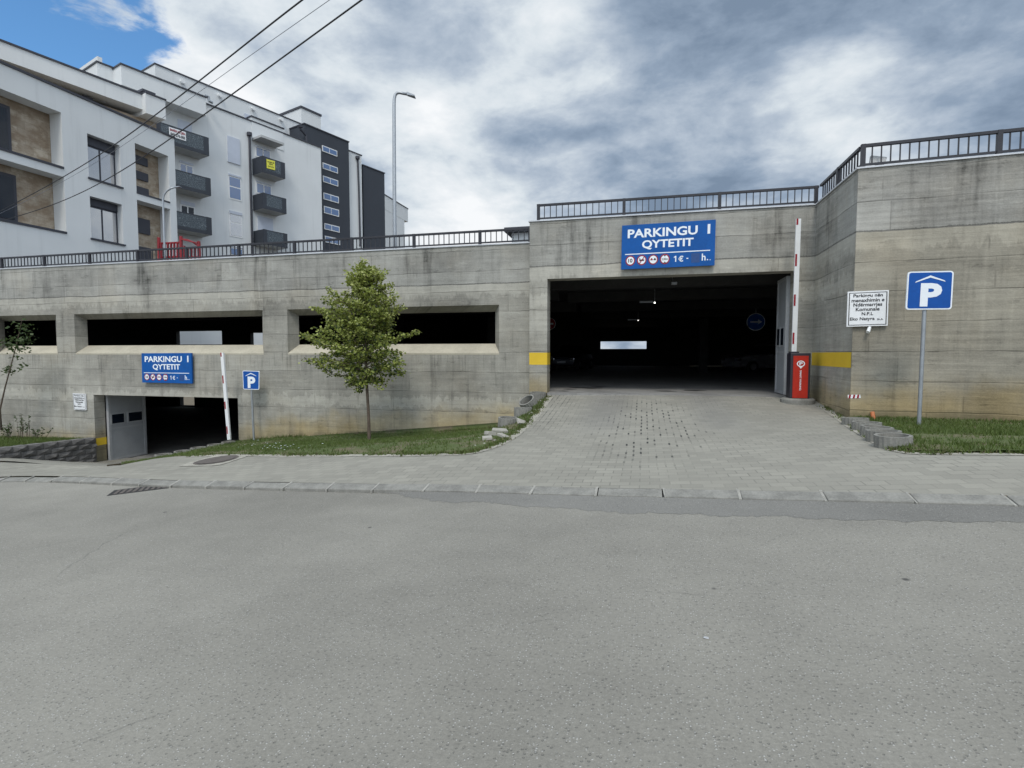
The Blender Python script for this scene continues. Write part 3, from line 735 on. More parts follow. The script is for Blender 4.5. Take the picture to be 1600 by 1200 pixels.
# slabs, floors, inner walls with daylight openings at the back
XR = 12.
sb = MB(); sb.box(Xl, Xp-.0, YL+.36, 30., 3.75, 4.22); sb.box(-14., XR, YL+.37 if False else 13.75, 45., 3.7, 4.2) if False else None
sb.box(-14.4, Xp+.0, 30., 46., 3.75, 4.22)
sb.box(Xp, Xc+.34, YG+.42, 46., 3.75, 4.70); sb.box(Xc+.34, 14., 11.3, 46., 3.75, 4.70)
for y in (15.6, 19.5, 24., 29.): sb.box(Xp+.1, XR, y, y+.4, 3.42, 3.75)
for y in (18., 23.): sb.box(Xl+.3, Xp, y, y+.4, 3.35, 3.75)
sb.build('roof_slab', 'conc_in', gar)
FZ = .575
fl = MB(); fl.box(Xo0-.02, Xc, YG+.0, 46., FZ-.3, FZ); fl.box(Xc+.3, 14., 11.5, 46., FZ-.3, FZ-.004); fl.box(Xc, Xc+.3, YG+.6, 46., FZ-.3, FZ-.006); fl.box(Xl, Xo0-.02, YL+.37, 30., FZ-.3, FZ+.003); fl.box(-14., Xo0-.02, 30., 46., FZ-.3, FZ+.003)
fl.build('upper_floor', 'floor_in', gar)
lf = MB(); lf.box(Xl, -4., 14.55, 30., -2.3, -2.02); lf.build('lower_floor', 'floor_in', gar)
bw = MB(); F30 = Frame((0, 30.), (1, 0)); F46 = Frame((0, 46.), (1, 0))
def ex(F, q): a, b_, z0, z1 = F.rect(*q); return (a, b_, min(z0, z1), max(z0, z1))
h30 = [ex(F30, (275, 517.5, 347, 538)), ex(F30, (391, 520, 418, 541))]
wall_grid(bw, F30, Xl, -14., FZ, 3.75, h30, 0, -.3)
h46 = [ex(F46, (938, 533.5, 1010, 545))]
wall_grid(bw, F46, -14.3, 14., FZ, 3.75, h46, 0, -.3)
hole_l = [ex(F30, (281, 618, 304, 634))]
wall_grid(bw, F30, Xl, -3.9, -2.3, .27, hole_l, .01, -.3)
bw.box(-14.3, -14., 30.02, 46., FZ, 3.9); bw.box(Xl, Xl+.3, YL+.36, 30., -2.3, 3.74); bw.box(13.7, 14., 11.4, 46., FZ, 3.74)
bw.box(-4.2, -3.9, YL+.37, 29.9, -2.3, .27)
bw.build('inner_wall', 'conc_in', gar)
for cx_, cy_ in ((2.9, 30.), (7.6, 20.), (-7.6, 26.)):
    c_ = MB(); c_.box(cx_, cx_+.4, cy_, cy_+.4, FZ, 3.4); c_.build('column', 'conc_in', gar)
# yellow hazard bands
def zrow(px, py, Y): return onY(px, py, Y).z
yb = MB(); za, zb = zrow(845, 570, YG), zrow(845, 551, YG); yb.quad((Xp-.003, YG-.003, za), (Xo0+.003, YG-.003, za), (Xo0+.003, YG-.003, zb), (Xp-.003, YG-.003, zb)); yb.quad((Xo0+.003, YG-.003, za), (Xo0+.003, YG+.42, za), (Xo0+.003, YG+.42, zb), (Xo0+.003, YG-.003, zb)); yb.build('painted_band', 'yellow', gar)
yb = MB(); yb.quad((Xc-.003, 10.95, za+.02), (Xc-.003, YG, za+.02), (Xc-.003, YG, zb), (Xc-.003, 10.95, zb)); yb.build('painted_band', 'yellow', gar)
za, zb = zrow(155, 697, YL), zrow(155, 685.5, YL); yb = MB(); x1_ = e0+.0; yb.quad((e0-.02, YL-.003, za), (e0+.003, YL-.003, za), (e0+.003, YL-.003, zb), (e0-.02, YL-.003, zb)); yb.quad((e0+.003, YL-.003, za), (e0+.003, YL+.37, za), (e0+.003, YL+.37, zb), (e0+.003, YL-.003, zb)); yb.build('painted_band', 'yellow', gar)
# oil stains on the entrance floor
for px, py, r_ in ((915, 606, .45), (890, 608, .2), (880, 611, .15), (1040, 611, .25), (1085, 610, .3), (935, 604, .25), (1148, 607, .12)):
    r0 = ray(px, py); t = (FZ+.004-EYE)/r0.z; p = O3+r0*t
    st = MB(); st.quad(*[(p.x+r_*math.cos(a/14*6.283)*random.uniform(.6, 1.3), p.y+r_*.6*math.sin(a/14*6.283)*random.uniform(.5, 1.3), FZ+.004) for a in range(14)]); st.build('oil_stain', 'oil', gar)

# door leaves folded back beside each entrance
def door_leaf(name, label, X, Y0, Y1, z0, z1, wins, side):
    t = thing(name, label, 'door', (X, Y0, z0), None)
    b = MB(); b.box(X-.03, X+.03, Y0+.06, Y1-.06, z0+.05, z1-.05); b.build('panel', 'doorpanel', t)
    f = MB(); e = .045
    f.box(X-e, X+e, Y0, Y0+.09, z0, z1); f.box(X-e, X+e, Y1-.09, Y1, z0, z1); f.box(X-e+.002, X+e-.002, Y0+.09, Y1-.09, z1-.08, z1-.001); f.box(X-e+.002, X+e-.002, Y0+.09, Y1-.09, z0+.001, z0+.08)
    zm = wins[0][2]-.1; f.box(X-e+.004, X+e-.004, Y0+.09, Y1-.09, zm-.05, zm); f.build('door_frame', 'doorframe', t)
    for (a, b2, c, d) in wins:
        w_ = MB(); w_.box(X-.05, X+.05, a, b2, c, d); wo = w_.build('window', 'doorframe', t)
        g_ = MB(); g_.box(X-.056, X+.056, a+.04, b2-.04, c+.04, d-.04); g_.build('pane', 'glass_dark', wo)
Xd = 3.26
yA = onX(1240, 530, Xd).y
zt_ = 3.35
door_leaf('door_leaf', 'grey panelled door leaf folded back inside the upper gate, behind the red barrier', Xd, YG+.46, YG+1.35, FZ+.02, 3.36, [(YG+.56, YG+.88, 1.72, 2.2), (YG+.94, YG+1.24, 1.72, 2.2)], 1)
Xd2 = e0+.07
door_leaf('door_leaf', 'grey door leaf with two dark windows folded back inside the lower left entrance', Xd2, YL+.38, YL+1.75, -2.0, .2, [(YL+.45, YL+.95, -.80, -.42), (YL+1.05, YL+1.62, -.80, -.42)], 1)

# ------------------------------------------------------------------ railings
def railing(label, p0, p1, zb, zt, posts, group='black steel railings along the deck edge'):
    p0, p1 = Vector(p0), Vector(p1); d = (p1-p0).normalized(); F = Frame(p0, d); L = (p1-p0).length
    if F.n.dot(Vector((0, -1))) < 0 and abs(d.x) > .5: F.n = -F.n
    t = thing('metal_railing', label, 'railing', (p0.x, p0.y, zb), group)
    r = MB(); r.fbox(F, 0, L, -.03, .03, zt-.05, zt); r.build('top_rail', 'black_rail', t)
    r = MB(); r.fbox(F, 0, L, -.02, .02, zb+.05, zb+.085); r.build('bottom_rail', 'black_rail', t)
    P_ = sorted(posts)
    for s_ in P_:
        q = MB(); q.fbox(F, s_-.035, s_+.035, -.036, .036, zb-.0, zt+.002); q.build('post', 'black_rail', t)
    ends = sorted(set([0.]+P_+[L]))
    for a, b_ in zip(ends[:-1], ends[1:]):
        if b_-a < .2: continue
        q = MB(); n = max(1, int(round((b_-a)/.145)))
        for k in range(1, n):
            s_ = a+(b_-a)*k/n; q.fbox(F, s_-.009, s_+.009, -.012, .012, zb+.085, zt-.05)
        q.build('baluster_bay', 'black_rail', t)
pl = [xo(px, YL+.12, 380)-(-30.) for px in (68, 139, 214, 291, 373, 460, 550, 647, 750, 828)]
pl = [q for q in [pl[0]-1.87*k for k in range(1, 6)] if q > .1][::-1] + pl
railing('long lower black railing on the left wall, in front of the white buildings', (-30., YL+.12), (Xp-.04, YL+.12), ZT+.03, 4.79, pl)
gpst = [xo(px, YG+.1, 330)-xo(839, YG+.1, 330) for px in (841, 975, 1124, 1270)]
x0g = xo(839, YG+.1, 330)
railing('black railing above the blue parking sign of the upper gate', (x0g, YG+.1), (Xc+.06, YG+.1), ZG+.035, 5.27, [.04]+gpst[1:3]+[Xc+.06-x0g-.05])
railing('short black railing that runs towards the camera above the return wall', (Xc+.08, YG+.0), (Xc+.08, 11.08), ZG+.035, 5.27, [1.1])
rs = RW0+rn*.1+rdir*.05
FR = Frame(RW0, rdir)
prs = [FR.hit(1338, 250)[0], FR.hit(1566, 230)[0]]
railing('black railing on top of the right-hand wall, above the small white notice', (rs.x, rs.y), ((rs+rdir*13).x, (rs+rdir*13).y), ZG+.037, 5.28, [.04, prs[1]-.05, prs[1]+2.1, prs[1]+4.3, prs[1]+6.5])
# floodlight behind the right railing
p = FR.hit(1370, 255, -.25); q = FR.pt(p[0], -.25, p[1])
t = thing('floodlight', 'small grey floodlight standing behind the right-hand railing', 'floodlight', (q.x, q.y, ZG+.04))
a_ = MB(); a_.tube([(q.x, q.y, ZG+.03), (q.x, q.y, q.z-.02)], .02); a_.build('bracket', 'galv', t)
a_ = MB(); c0 = Vector((q.x, q.y, q.z+.05)); a_.hexa([c0+Vector(v_) for v_ in ((-.13, -.06, -.07), (.1, -.1, -.1), (.12, .05, -.08), (-.1, .08, -.05))], [c0+Vector(v_) for v_ in ((-.1, -.02, .09), (.14, -.05, .03), (.14, .06, .05), (-.08, .1, .1))]); a_.build('lamp_head', 'soffit', t)

# ------------------------------------------------------------------ signs
def big_sign(label, pl_, back):
    c = pl_.p(.5, 0); t = thing('parking_sign', label, 'sign', tuple(c), 'big blue parking name boards')
    b = MB(); pl_.slab(b, 0, 1, 0, 1, -back, 0); b.build('board', 'signblue', t)
    L_ = MB()
    pl_.text(L_, 'PARKINGU', .065, .815, .70, .90, .004, .028); pl_.text(L_, 'I', .918, .945, .70, .91, .004, .028)
    pl_.text(L_, 'QYTETIT', .225, .775, .42, .635, .004, .028)
    pl_.slab(L_, .04, .95, .325, .345, .001, .004)
    pl_.poly(L_, [(.586, .115), (.597, .115), (.597, .25), (.588, .25), (.586, .235)], .004); pl_.poly(L_, [(.586, .25), (.572, .222), (.572, .20), (.586, .222)], .004); pl_.text(L_, '€', .62, .672, .115, .245, .004, .02); pl_.text(L_, '-', .705, .725, .17, .19, .004, .02)
    pl_.text(L_, 'h', .865, .905, .115, .27, .004, .02); pl_.text(L_, '.', .918, .932, .115, .145, .004, .02); pl_.text(L_, '.', .948, .957, .115, .135, .004, .0)
    L_.build('lettering', 'signwhite', t)
    s_ = MB(); pl_.slab(s_, .755, .845, .08, .29, .001, .003); s_.build('covered_figure', 'tape', t)
    for i, cu in enumerate((.10, .225, .35, .475)):
        k = MB(); pl_.disc(k, cu, .19, .053, .115, .003, 0); pl_.disc(k, cu, .19, .041, .089, .005, 1)
        if i == 0: pl_.text(k, '10', cu-.024, cu+.024, .145, .235, .007, .03, 2)
        elif i == 1:
            pl_.slab(k, cu-.026, cu+.026, .17, .205, .005, .007, 2); pl_.slab(k, cu-.026, cu-.016, .2, .235, .005, .007, 2)
            pl_.poly(k, [(cu-.032, .11), (cu-.024, .10), (cu+.034, .265), (cu+.026, .275)], .009, 0)
        elif i == 2:
            pl_.slab(k, cu-.031, cu-.004, .175, .2, .005, .007, 0); pl_.slab(k, cu-.025, cu-.010, .2, .222, .005, .007, 0)
            pl_.slab(k, cu+.004, cu+.031, .175, .2, .005, .007, 2); pl_.slab(k, cu+.010, cu+.025, .2, .222, .005, .007, 2)
        else:
            pl_.text(k, '2.00m', cu-.034, cu+.034, .165, .215, .007, .02, 2)
            pl_.poly(k, [(cu-.014, .275), (cu+.014, .275), (cu, .245)], .007, 2); pl_.poly(k, [(cu-.014, .105), (cu+.014, .105), (cu, .135)], .007, 2)
        k.build('sign_roundel', ['red', 'signwhite', 'black'], t)
    return t
YS = YG-.12
big_sign('blue name board above the upper gate', Plate(onY(970.5, 421, YS), onY(1116.5, 414.5, YS), onY(1118.5, 343, YS), onY(972, 352.5, YS)), .05)
YS = YL-.12
big_sign('blue name board above the lower left entrance', Plate(onY(222.3, 597.5, YS), onY(300, 599.3, YS), onY(298.8, 551.5, YS), onY(221, 552, YS)), .05)
def notice(label, pl_, small=False):
    t = thing('notice_board', label, 'sign', tuple(pl_.p(.5, 0)), 'white wall notices')
    b = MB(); pl_.slab(b, 0, 1, 0, 1, -.03, 0); b.build('board', 'white', t)
    f = MB()
    for q in ((.035, .965, .035, .05), (.035, .965, .945, .96), (.035, .055, .05, .945), (.945, .965, .05, .945)): pl_.slab(f, *q, .001, .004)
    f.build('border_line', 'black', t)
    L_ = MB()
    rows = [('Parkingu nën', .14, .86, .80, .92), ('menaxhimin e', .10, .90, .69, .79), ('Ndërmarrjes', .15, .85, .535, .665), ('Komunale', .21, .79, .435, .535), ('N.P.L', .36, .64, .31, .40), ('Eko Natyra', .075, .68, .145, .26), ('Sh.A.', .74, .89, .165, .215)]
    for tx, a, b_, c, d in rows: pl_.text(L_, tx, a, b_, c, d, .004, .02)
    L_.build('lettering', 'black', t)
P_ = lambda px, py, o: FR.pt(*[(lambda r_: (r_[0], o, r_[1]))(FR.hit(px, py, o))][0])
notice('white notice with black lettering on the right-hand concrete wall', Plate(P_(1322.8, 510.5, .06), P_(1387, 508.8, .06), P_(1389, 453, .06), P_(1324.8, 455.8, .06)))
YS = YL-.05
notice('small white notice on the wall left of the lower entrance', Plate(onY(115.5, 640, YS), onY(134.5, 641, YS), onY(133.3, 615.5, YS), onY(113.3, 614.5, YS)))
# sensor below the notice
p = P_(1359, 511, .03); q = P_(1356, 519, .10)
t = thing('wall_lamp', 'tiny white fitting under the white notice on the right-hand wall', 'lamp', tuple(p))
b = MB(); b.tube([p, q], [.026, .032], 10); b.build('lamp_body', 'whitepaint', t); b = MB(); b.tube([p+Vector((0, .09, .02)), p], .018, 8); b.build('bracket', 'galv', t)
# hazard tape scrap
t = MB(); a = P_(1325, 622.5, .006); b_ = P_(1345, 622, .006); c_ = P_(1344, 616.5, .006); d_ = P_(1324.5, 617, .006)
pl_ = Plate(a, b_, c_, d_); pl_.slab(t, 0, 1, 0, 1, -.003, 0, 0)
for u0 in (.08, .42, .74): pl_.poly(t, [(u0-.06, 0), (u0+.1, 0), (u0+.2, 1), (u0+.04, 1)], .002, 1)
tag(t.build('hazard_sticker', ['white', 'red']), 'short red and white striped sticker low on the right-hand wall', 'sticker')
# orange pipe stub
q = P_(1366, 662, .12); t = MB(); q0 = P_(1363, 644, .02); t.tube([q0, q], .035, 12); t.tube([q-(q-q0)*.12, q+(q-q0)*.1], .043, 12)
tag(t.build('drain_pipe', 'orangepipe'), 'orange plastic pipe stub poking out at the foot of the right-hand wall', 'pipe')

def p_sign(label, corners, base, Y):
    """blue car park sign on a galvanised pole"""
    bl, br, tr, tl = [onY(px, py, Y) for px, py in corners]
    pl_ = Plate(bl, br, tr, tl); foot = onY(base[0], base[1], Y+.03)
    t = thing('car_park_sign', label, 'sign', tuple(foot), 'blue P signs on poles')
    def rrect(mb, m_, off, r_, mi):
        pts = []
        for cx_, cy_, a0 in ((1-m_-r_, 1-m_-r_, 0), (m_+r_, 1-m_-r_, 90), (m_+r_, m_+r_, 180), (1-m_-r_, m_+r_, 270)):
            for k in range(5): a = rad(a0+k*22.5); pts.append((cx_+r_*math.cos(a), cy_+r_*math.sin(a)))
        if mi == 0: mb.hexa([pl_.p(u, v_, -.025) for u, v_ in pts], [pl_.p(u, v_, 0) for u, v_ in pts], 0)
        else: mb.quad(*[pl_.p(u, v_, off) for u, v_ in pts], mi=mi)
    b = MB(); rrect(b, 0, 0, .07, 0); rrect(b, .032, .002, .05, 1); b.build('plate', ['signwhite', 'signblue2'], t)
    L_ = MB(); pl_.text(L_, 'P', .30, .77, .08, .69, .005, .045)
    pl_.poly(L_, [(.19, .74), (.17, .705), (.5, .835), (.5, .89)], .005); pl_.poly(L_, [(.5, .89), (.5, .835), (.83, .72), (.81, .755)], .005)
    L_.build('lettering', 'signwhite', t)
    top = pl_.p(.45, .55, -.055); po = MB(); po.tube([foot-Vector((0, 0, .2)), foot, pl_.p(.45, .0, -.055), top], .03, 12); po.build('pole', 'galv', t, smooth=True)
    br_ = MB(); pl_.slab(br_, .3, .6, .2, .26, -.03, -.026); br_.build('clamp', 'galv', t)
p_sign('blue P sign on a leaning grey pole in the right-hand grass', [(1415, 484), (1487, 483.3), (1490.5, 423), (1418.7, 424.5)], (1436, 659), 9.9)
p_sign('small blue P sign on a pole beside the lower left entrance', [(380, 608.3), (404.8, 609), (405.2, 579.7), (378.9, 579)], (396.8, 686), 13.2)

# ------------------------------------------------------------------ barriers
def barrier(label, cx_, cy_, z0, arm_top, arm_low, Yarm, cab_h, ww, face=True, group='parking barriers with raised arms'):
    t = thing('barrier_gate', label, 'barrier', (cx_, cy_, z0), group)
    b = MB(); b.lathe((cx_, cy_, z0), [(0.001, -.3), (.34, -.3), (.34, .055), (.30, .085), (.001, .085)], 28); o_ = b.build('plinth', 'kerb_conc', t)
    zc = z0+.085; hw = ww/2
    b = MB(); b.box(cx_-hw, cx_+hw, cy_-.16, cy_+.16, zc, zc+cab_h); b.build('cabinet', 'cabside', t, bevel=.012)
    f = MB(); x0, x1 = cx_-hw+.05, cx_+hw-.045; f.box(x0, x1, cy_-.172, cy_-.161, zc+.01, zc+cab_h-.06); fo = f.build('front_cover', 'orange', t)
    pl_ = Plate((x0, cy_-.173, zc), (x1, cy_-.173, zc), (x1, cy_-.173, zc+cab_h), (x0, cy_-.173, zc+cab_h))
    L_ = MB(); n = 22
    ring = [(.5+.27*math.cos(2*math.pi*i/n), .765+.068*math.sin(2*math.pi*i/n)) for i in range(n)]; rin = [(.5+.20*math.cos(2*math.pi*i/n), .765+.050*math.sin(2*math.pi*i/n)) for i in range(n)]
    for i in range(n): j = (i+1) % n; pl_.poly(L_, [ring[i], ring[j], rin[j], rin[i]], .002)
    pl_.poly(L_, [(.36, .71), (.5, .655), (.64, .71), (.5, .70)], .0025); pl_.text(L_, 'P', .40, .62, .73, .80, .002, .03)
    me, xa_, xb_, ya_, yb_ = text_mesh('SMART PARKING', .02)
    L_.mesh(me, lambda c: pl_.p(.44+(c.y-ya_)/(yb_-ya_)*.12, .62-(c.x-xa_)/(xb_-xa_)*.44, .002)); L_.build('lettering', 'signwhite', fo)
    a0, a1 = onY(*arm_low, Yarm), onY(*arm_top, Yarm); d = (a1-a0).normalized(); n_2 = d.cross(Vector((0, 1, 0))).normalized()
    A = MB(); hw = .048
    q = lambda p: [p-n_2*hw+Vector((0, -.025, 0)), p+n_2*hw+Vector((0, -.025, 0)), p+n_2*hw+Vector((0, .025, 0)), p-n_2*hw+Vector((0, .025, 0))]
    A.hexa(q(a0), q(a1)); arm = A.build('arm', 'whitepaint', t)
    S = MB(); L_a = (a1-a0).length
    for u0, u1 in ((.07, .155), (.355, .44), (.65, .74), (.955, 1.)):
        b0, b1 = a0+d*L_a*u0, a0+d*L_a*u1; k = n_2*.008
        S.hexa([b0-n_2*.002+k+Vector((0, -.029, 0)), b0+n_2*.034+k+Vector((0, -.029, 0)), b0+n_2*.034+k+Vector((0, -.026, 0)), b0-n_2*.002+k+Vector((0, -.026, 0))],
               [b1-n_2*.002+k+Vector((0, -.029, 0)), b1+n_2*.034+k+Vector((0, -.029, 0)), b1+n_2*.034+k+Vector((0, -.026, 0)), b1-n_2*.002+k+Vector((0, -.026, 0))])
    S.build('reflector', 'red', arm)
    h_ = MB(); h_.box(a0.x-.09, a0.x+.09, Yarm-.06, Yarm+.06, zc+cab_h-.02, zc+cab_h+.03); h_.build('arm_hinge', 'cabside', t)
    return t
bx = onY(1250, 622, 12.75); Yb = 12.75
bc = onY(1250.5, 590, Yb-.17).x
zb0 = onY(1250, 626, Yb-.3).z+.0
barrier('barrier with red cabinet and raised white arm at the upper gate', bc, Yb, zb0-.05, (1247.5, 342), (1240.3, 552), Yb+.05, onY(1250, 551.5, Yb-.16).z-(zb0+.035), .39)
low_arm = onY(358.3, 687, 13.0)
barrier('white arm with red stripes rising from a sunken barrier at the lower left entrance', low_arm.x+.05, 13.0, -1.95, (347.3, 551), (358.3, 687), 12.95, .84, .38)

# ------------------------------------------------------------------ things inside the garage
def round_sign(label, px, py, Y, rpx, kind):
    c = onY(px, py, Y); r = rpx*Y/FPX; pl_ = Plate(c+Vector((-r, 0, -r)), c+Vector((r, 0, -r)), c+Vector((r, 0, r)), c+Vector((-r, 0, r)))
    t = thing('round_traffic_sign', label, 'sign', tuple(c)); b = MB(); pl_.disc(b, .5, .5, .5, .5, 0, 0, 32); pl_.disc(b, .5, .5, .46, .46, .002, 1, 32)
    b.tube([c+Vector((0, .01, 0)), c+Vector((0, .03, 0))], r*.97, 32)
    b.build('disc', ['signwhite', 'red' if kind == 'no' else 'signblue2'], t)
    m_ = MB()
    if kind == 'no': pl_.slab(m_, .2, .8, .43, .57, .003, .005)
    else: pl_.slab(m_, .2, .66, .46, .54, .003, .005); pl_.poly(m_, [(.62, .36), (.84, .5), (.62, .64)], .005)
    m_.build('symbol', 'signwhite', t); h_ = MB(); h_.tube([c+Vector((0, .03, 0)), Vector((c.x, c.y+.03, 3.76))], .015, 6); h_.build('hanger', 'galv', t)
round_sign('round blue sign with a white arrow hanging inside the upper gate', 1181, 503, 24., 12.5, 'arrow')
round_sign('round red no-entry sign inside the upper gate, at its left edge', 859, 506, 25., 9.5, 'no')
for i, (px, py, Y, r_) in enumerate(((1023, 473, 19., .028), (997, 500.5, 27., .018))):
    c = onY(px, py, Y); t = thing('ceiling_lamp', ('lit ceiling lamp nearest the upper gate', 'faint lit ceiling lamp deeper inside the upper gate')[i], 'lamp', tuple(c), 'lamps on the garage ceiling')
    b = MB(); b.lathe(c, [(.001, -r_), (r_*.8, -r_*.6), (r_, 0), (r_*.8, r_*.6), (.001, r_)], 14); b.build('bulb', 'lamp_lit', t)
    b = MB(); b.box(c.x-.5, c.x-.06, c.y-.04, c.y+.04, c.z+.0, c.z+.06); b.tube([c+Vector((0, 0, .03)), Vector((c.x, c.y, 3.76))], .012, 6); b.build('bracket', 'galv', t)
c = onY(1052, 443, 14.6); t = thing('security_camera', 'small grey camera under the lintel of the upper gate', 'camera', tuple(c))
b = MB(); b.box(c.x-.05, c.x+.09, c.y-.1, c.y+.05, c.z-.035, c.z+.035); b.build('camera_body', 'galv', t, bevel=.01); b = MB(); b.tube([c, Vector((c.x-.06, c.y+.1, 3.76))], .012, 6); b.build('bracket', 'galv', t)
def car(label, loc, rz, paint, group='cars parked inside the garage'):
    t = thing('parked_car', label, 'car', (0, 0, 0), group)
    sec = [(-2.05, .42, .62, .62), (-2.0, .30, .78, .78), (-1.4, .24, .90, .84), (-.75, .22, .98, .86), (.9, .22, .98, .87), (1.75, .26, .96, .85), (2.05, .34, .88, .80), (2.12, .45, .70, .74)]
    b = MB(); k = len(b.v)
    for x, zl, zh, hw in sec:
        for y_, z_ in ((-hw*.9, zl), (-hw, zl+.15), (-hw, zh-.18), (-hw*.9, zh), (hw*.9, zh), (hw, zh-.18), (hw, zl+.15), (hw*.9, zl)): b.v.append((x, y_, z_))
    for i in range(len(sec)-1):
        for j in range(8): j2 = (j+1) % 8; b.f.append((i*8+j, i*8+j2, i*8+8+j2, i*8+8+j)); b.mi.append(0)
    b.f.append(tuple(range(8))); b.f.append(tuple(range(63, 55, -1))); b.mi += [0, 0]
    b.build('body', paint, t, smooth=False, bevel=.03)
    r = MB(); r.hexa([(-.8, -.78, .95), (1.85, -.78, .93), (1.85, .78, .93), (-.8, .78, .95)], [(-.05, -.6, 1.44), (1.35, -.6, 1.44), (1.35, .6, 1.44), (-.05, .6, 1.44)]); r.build('cabin', 'glass_dark', t, bevel=.03)
    r = MB(); r.hexa([(-.1, -.62, 1.42), (1.38, -.62, 1.42), (1.38, .62, 1.42), (-.1, .62, 1.42)], [(.05, -.56, 1.48), (1.25, -.56, 1.48), (1.25, .56, 1.48), (.05, .56, 1.48)]); r.build('roof', paint, t, bevel=.02)
    for sx in (-1.3, 1.3):
        for sy in (-.84, .84):
            w_ = MB(); w_.tube([(sx, sy-.1, .31), (sx, sy+.1, .31)], .31, 22); wo = w_.build('wheel', 'tyre', t, smooth=False)
            rm = MB(); s2 = .104 if sy > 0 else -.104; rm.tube([(sx, sy+s2*.9, .31), (sx, sy+s2, .31)], .19, 10); rm.build('rim', 'galv', wo)
    for sy in (-.62, .62): l_ = MB(); l_.box(-2.07, -1.9, sy-.17, sy+.17, .60, .74); l_.build('headlight', 'glass_bright', t, bevel=.02)
    l_ = MB(); l_.box(-2.085, -2.04, -.26, .26, .42, .53); l_.build('number_plate', 'galv', t)
    t.location = loc; t.rotation_euler = (0, 0, rz); return t
p = onY(1150, 556, 24.); car('silver hatchback parked in the dark behind the upper gate, on the right', (p.x+2.6, 32., FZ), rad(28), 'carpaint')
car('dark car parked deep inside the upper gate, at the left side', (-4.4, 34., FZ), rad(80), 'carpaint2')

# ------------------------------------------------------------------ retaining wall of split-face blocks
rtw = thing('retaining_wall', 'low wall of dark rough split-face blocks left of the lower driveway', 'wall', (-17.2, 9.6, -1.2))
ys = np.arange(9.6, 13.55, .40); b = MB(); rr = random.Random(3)
for k in range(5):
    for i in range(len(ys)+1):
        y0 = 9.6+.40*i-(.2 if k % 2 else 0); y1 = min(y0+.39, 13.55); y0 = max(y0, 9.6)
        if y1-y0 < .08: continue
        gz = drive_z([(-17.0, y0)])[0]; zt = np.interp(y0, [9.6, 11., 13.6], [-1.0, -1.05, -1.16])
        z1 = zt-.165*k; z0 = z1-.16
        if z1 < gz-.05: continue
        j = rr.uniform(0, .035); ym = (y0+y1)/2; zm = (z0+z1)/2
        off = -17.12-.03*k*0
        b.box(-17.4, off, y0, y1, z0, z1)
        # rough pyramid face
        c_ = (off+.035+j, ym+rr.uniform(-.08, .08), zm+rr.uniform(-.03, .03)); f4 = [(off+.001, y0+.01, z0+.01), (off+.001, y1-.01, z0+.01), (off+.001, y1-.01, z1-.01), (off+.001, y0+.01, z1-.01)]
        for q in range(4): b.quad(f4[q], f4[(q+1) % 4], c_)
b.build('blocks', 'block', rtw)

# ------------------------------------------------------------------ planter rings and rubble
def ring(name='planter_ring', r=.20, hh=.22):
    t = thing(name, 'x', 'planter', (0, 0, 0), None); n = 40; b = MB(); prof = [(1., 0), (1., hh), (.80, hh), (.80, 0)]
    for j in range(n):
        a = 2*math.pi*j/n; rr_ = r*(1. if j % 2 else .955)
        for k_, (q, z) in enumerate(prof): R = rr_*q if k_ < 2 else r*q; b.v.append((R*math.cos(a), R*math.sin(a), z))
    for j in range(n):
        for i in range(4):
            i2 = (i+1) % 4; j2 = (j+1) % n; b.f.append((j*4+i, j2*4+i, j2*4+i2, j*4+i2)); b.mi.append(0)
    b.build('concrete_ring', 'kerb_conc', t)
    return t
proto = ring()
soilm = MB(); soilm.quad(*[(.158*math.cos(2*math.pi*i/20), .158*math.sin(2*math.pi*i/20), .16+.02*math.sin(i*3)) for i in range(20)]); soilm.build('soil_fill', 'soil', proto)
R_ = [((1337, 664), 'planter ring of the right-hand row, furthest back at the wall corner'), ((1354, 672), 'second planter ring from the wall corner in the right-hand row'), ((1369, 681), 'third planter ring from the wall corner in the right-hand row'),
      ((1381, 689), 'fourth planter ring from the wall corner in the right-hand row'), ((1396, 698), 'nearest planter ring of the right-hand row, beside the pavement')]
for i, ((px, py), lb) in enumerate(R_):
    p = on_ground(px, py); zz = h(p.x, p.y)
    o_ = proto if i == 0 else dup(proto, (0, 0, 0))
    o_.location = (p.x, p.y, zz-.10+.006*i); o_.rotation_euler = (rad(random.uniform(-3, 3)), rad(random.uniform(-3, 3)), i*.3); o_['label'] = lb; o_['group'] = 'planter rings right of the gate apron'
proto2 = ring(); first_open = [True]
L_ = [((793, 669, 10.6), (2, 3, 0), .0, 'ribbed planter ring standing on the lawn edge, nearest the tree'), ((817, 652, 11.6), (-3, 2, 20), .0, 'ribbed planter ring on the lawn edge with an open hollow top'),
      ((829, 638, 12.3), (28, -24, 0), .03, 'tipped ribbed planter ring leaning below the gate pilaster'), ((840, 628, 12.98), (2, 2, 0), .02, 'ribbed planter ring at the foot of the gate pilaster')]
for i, ((px, py, yy), ro, dz_, lb) in enumerate(L_):
    p = onY(px, py, yy); p.z += dz_; o_ = proto2 if i == 0 else dup(proto2, p)
    o_.location = p; o_.rotation_euler = tuple(rad(a) for a in ro); o_['label'] = lb; o_['group'] = 'planter rings left of the gate apron'
for i in range(5):
    y = 11.0+i*.55; lbs = ['nearest', 'second', 'middle', 'fourth', 'farthest']
    o_ = dup(proto, (-11.75+.03*(i % 2), y, hl(-11.7, y)-.17), rz=i, label='%s planter ring edging the lawn above the lower driveway' % lbs[i]); o_['group'] = 'planter rings along the lower driveway'
rk = random.Random(5)
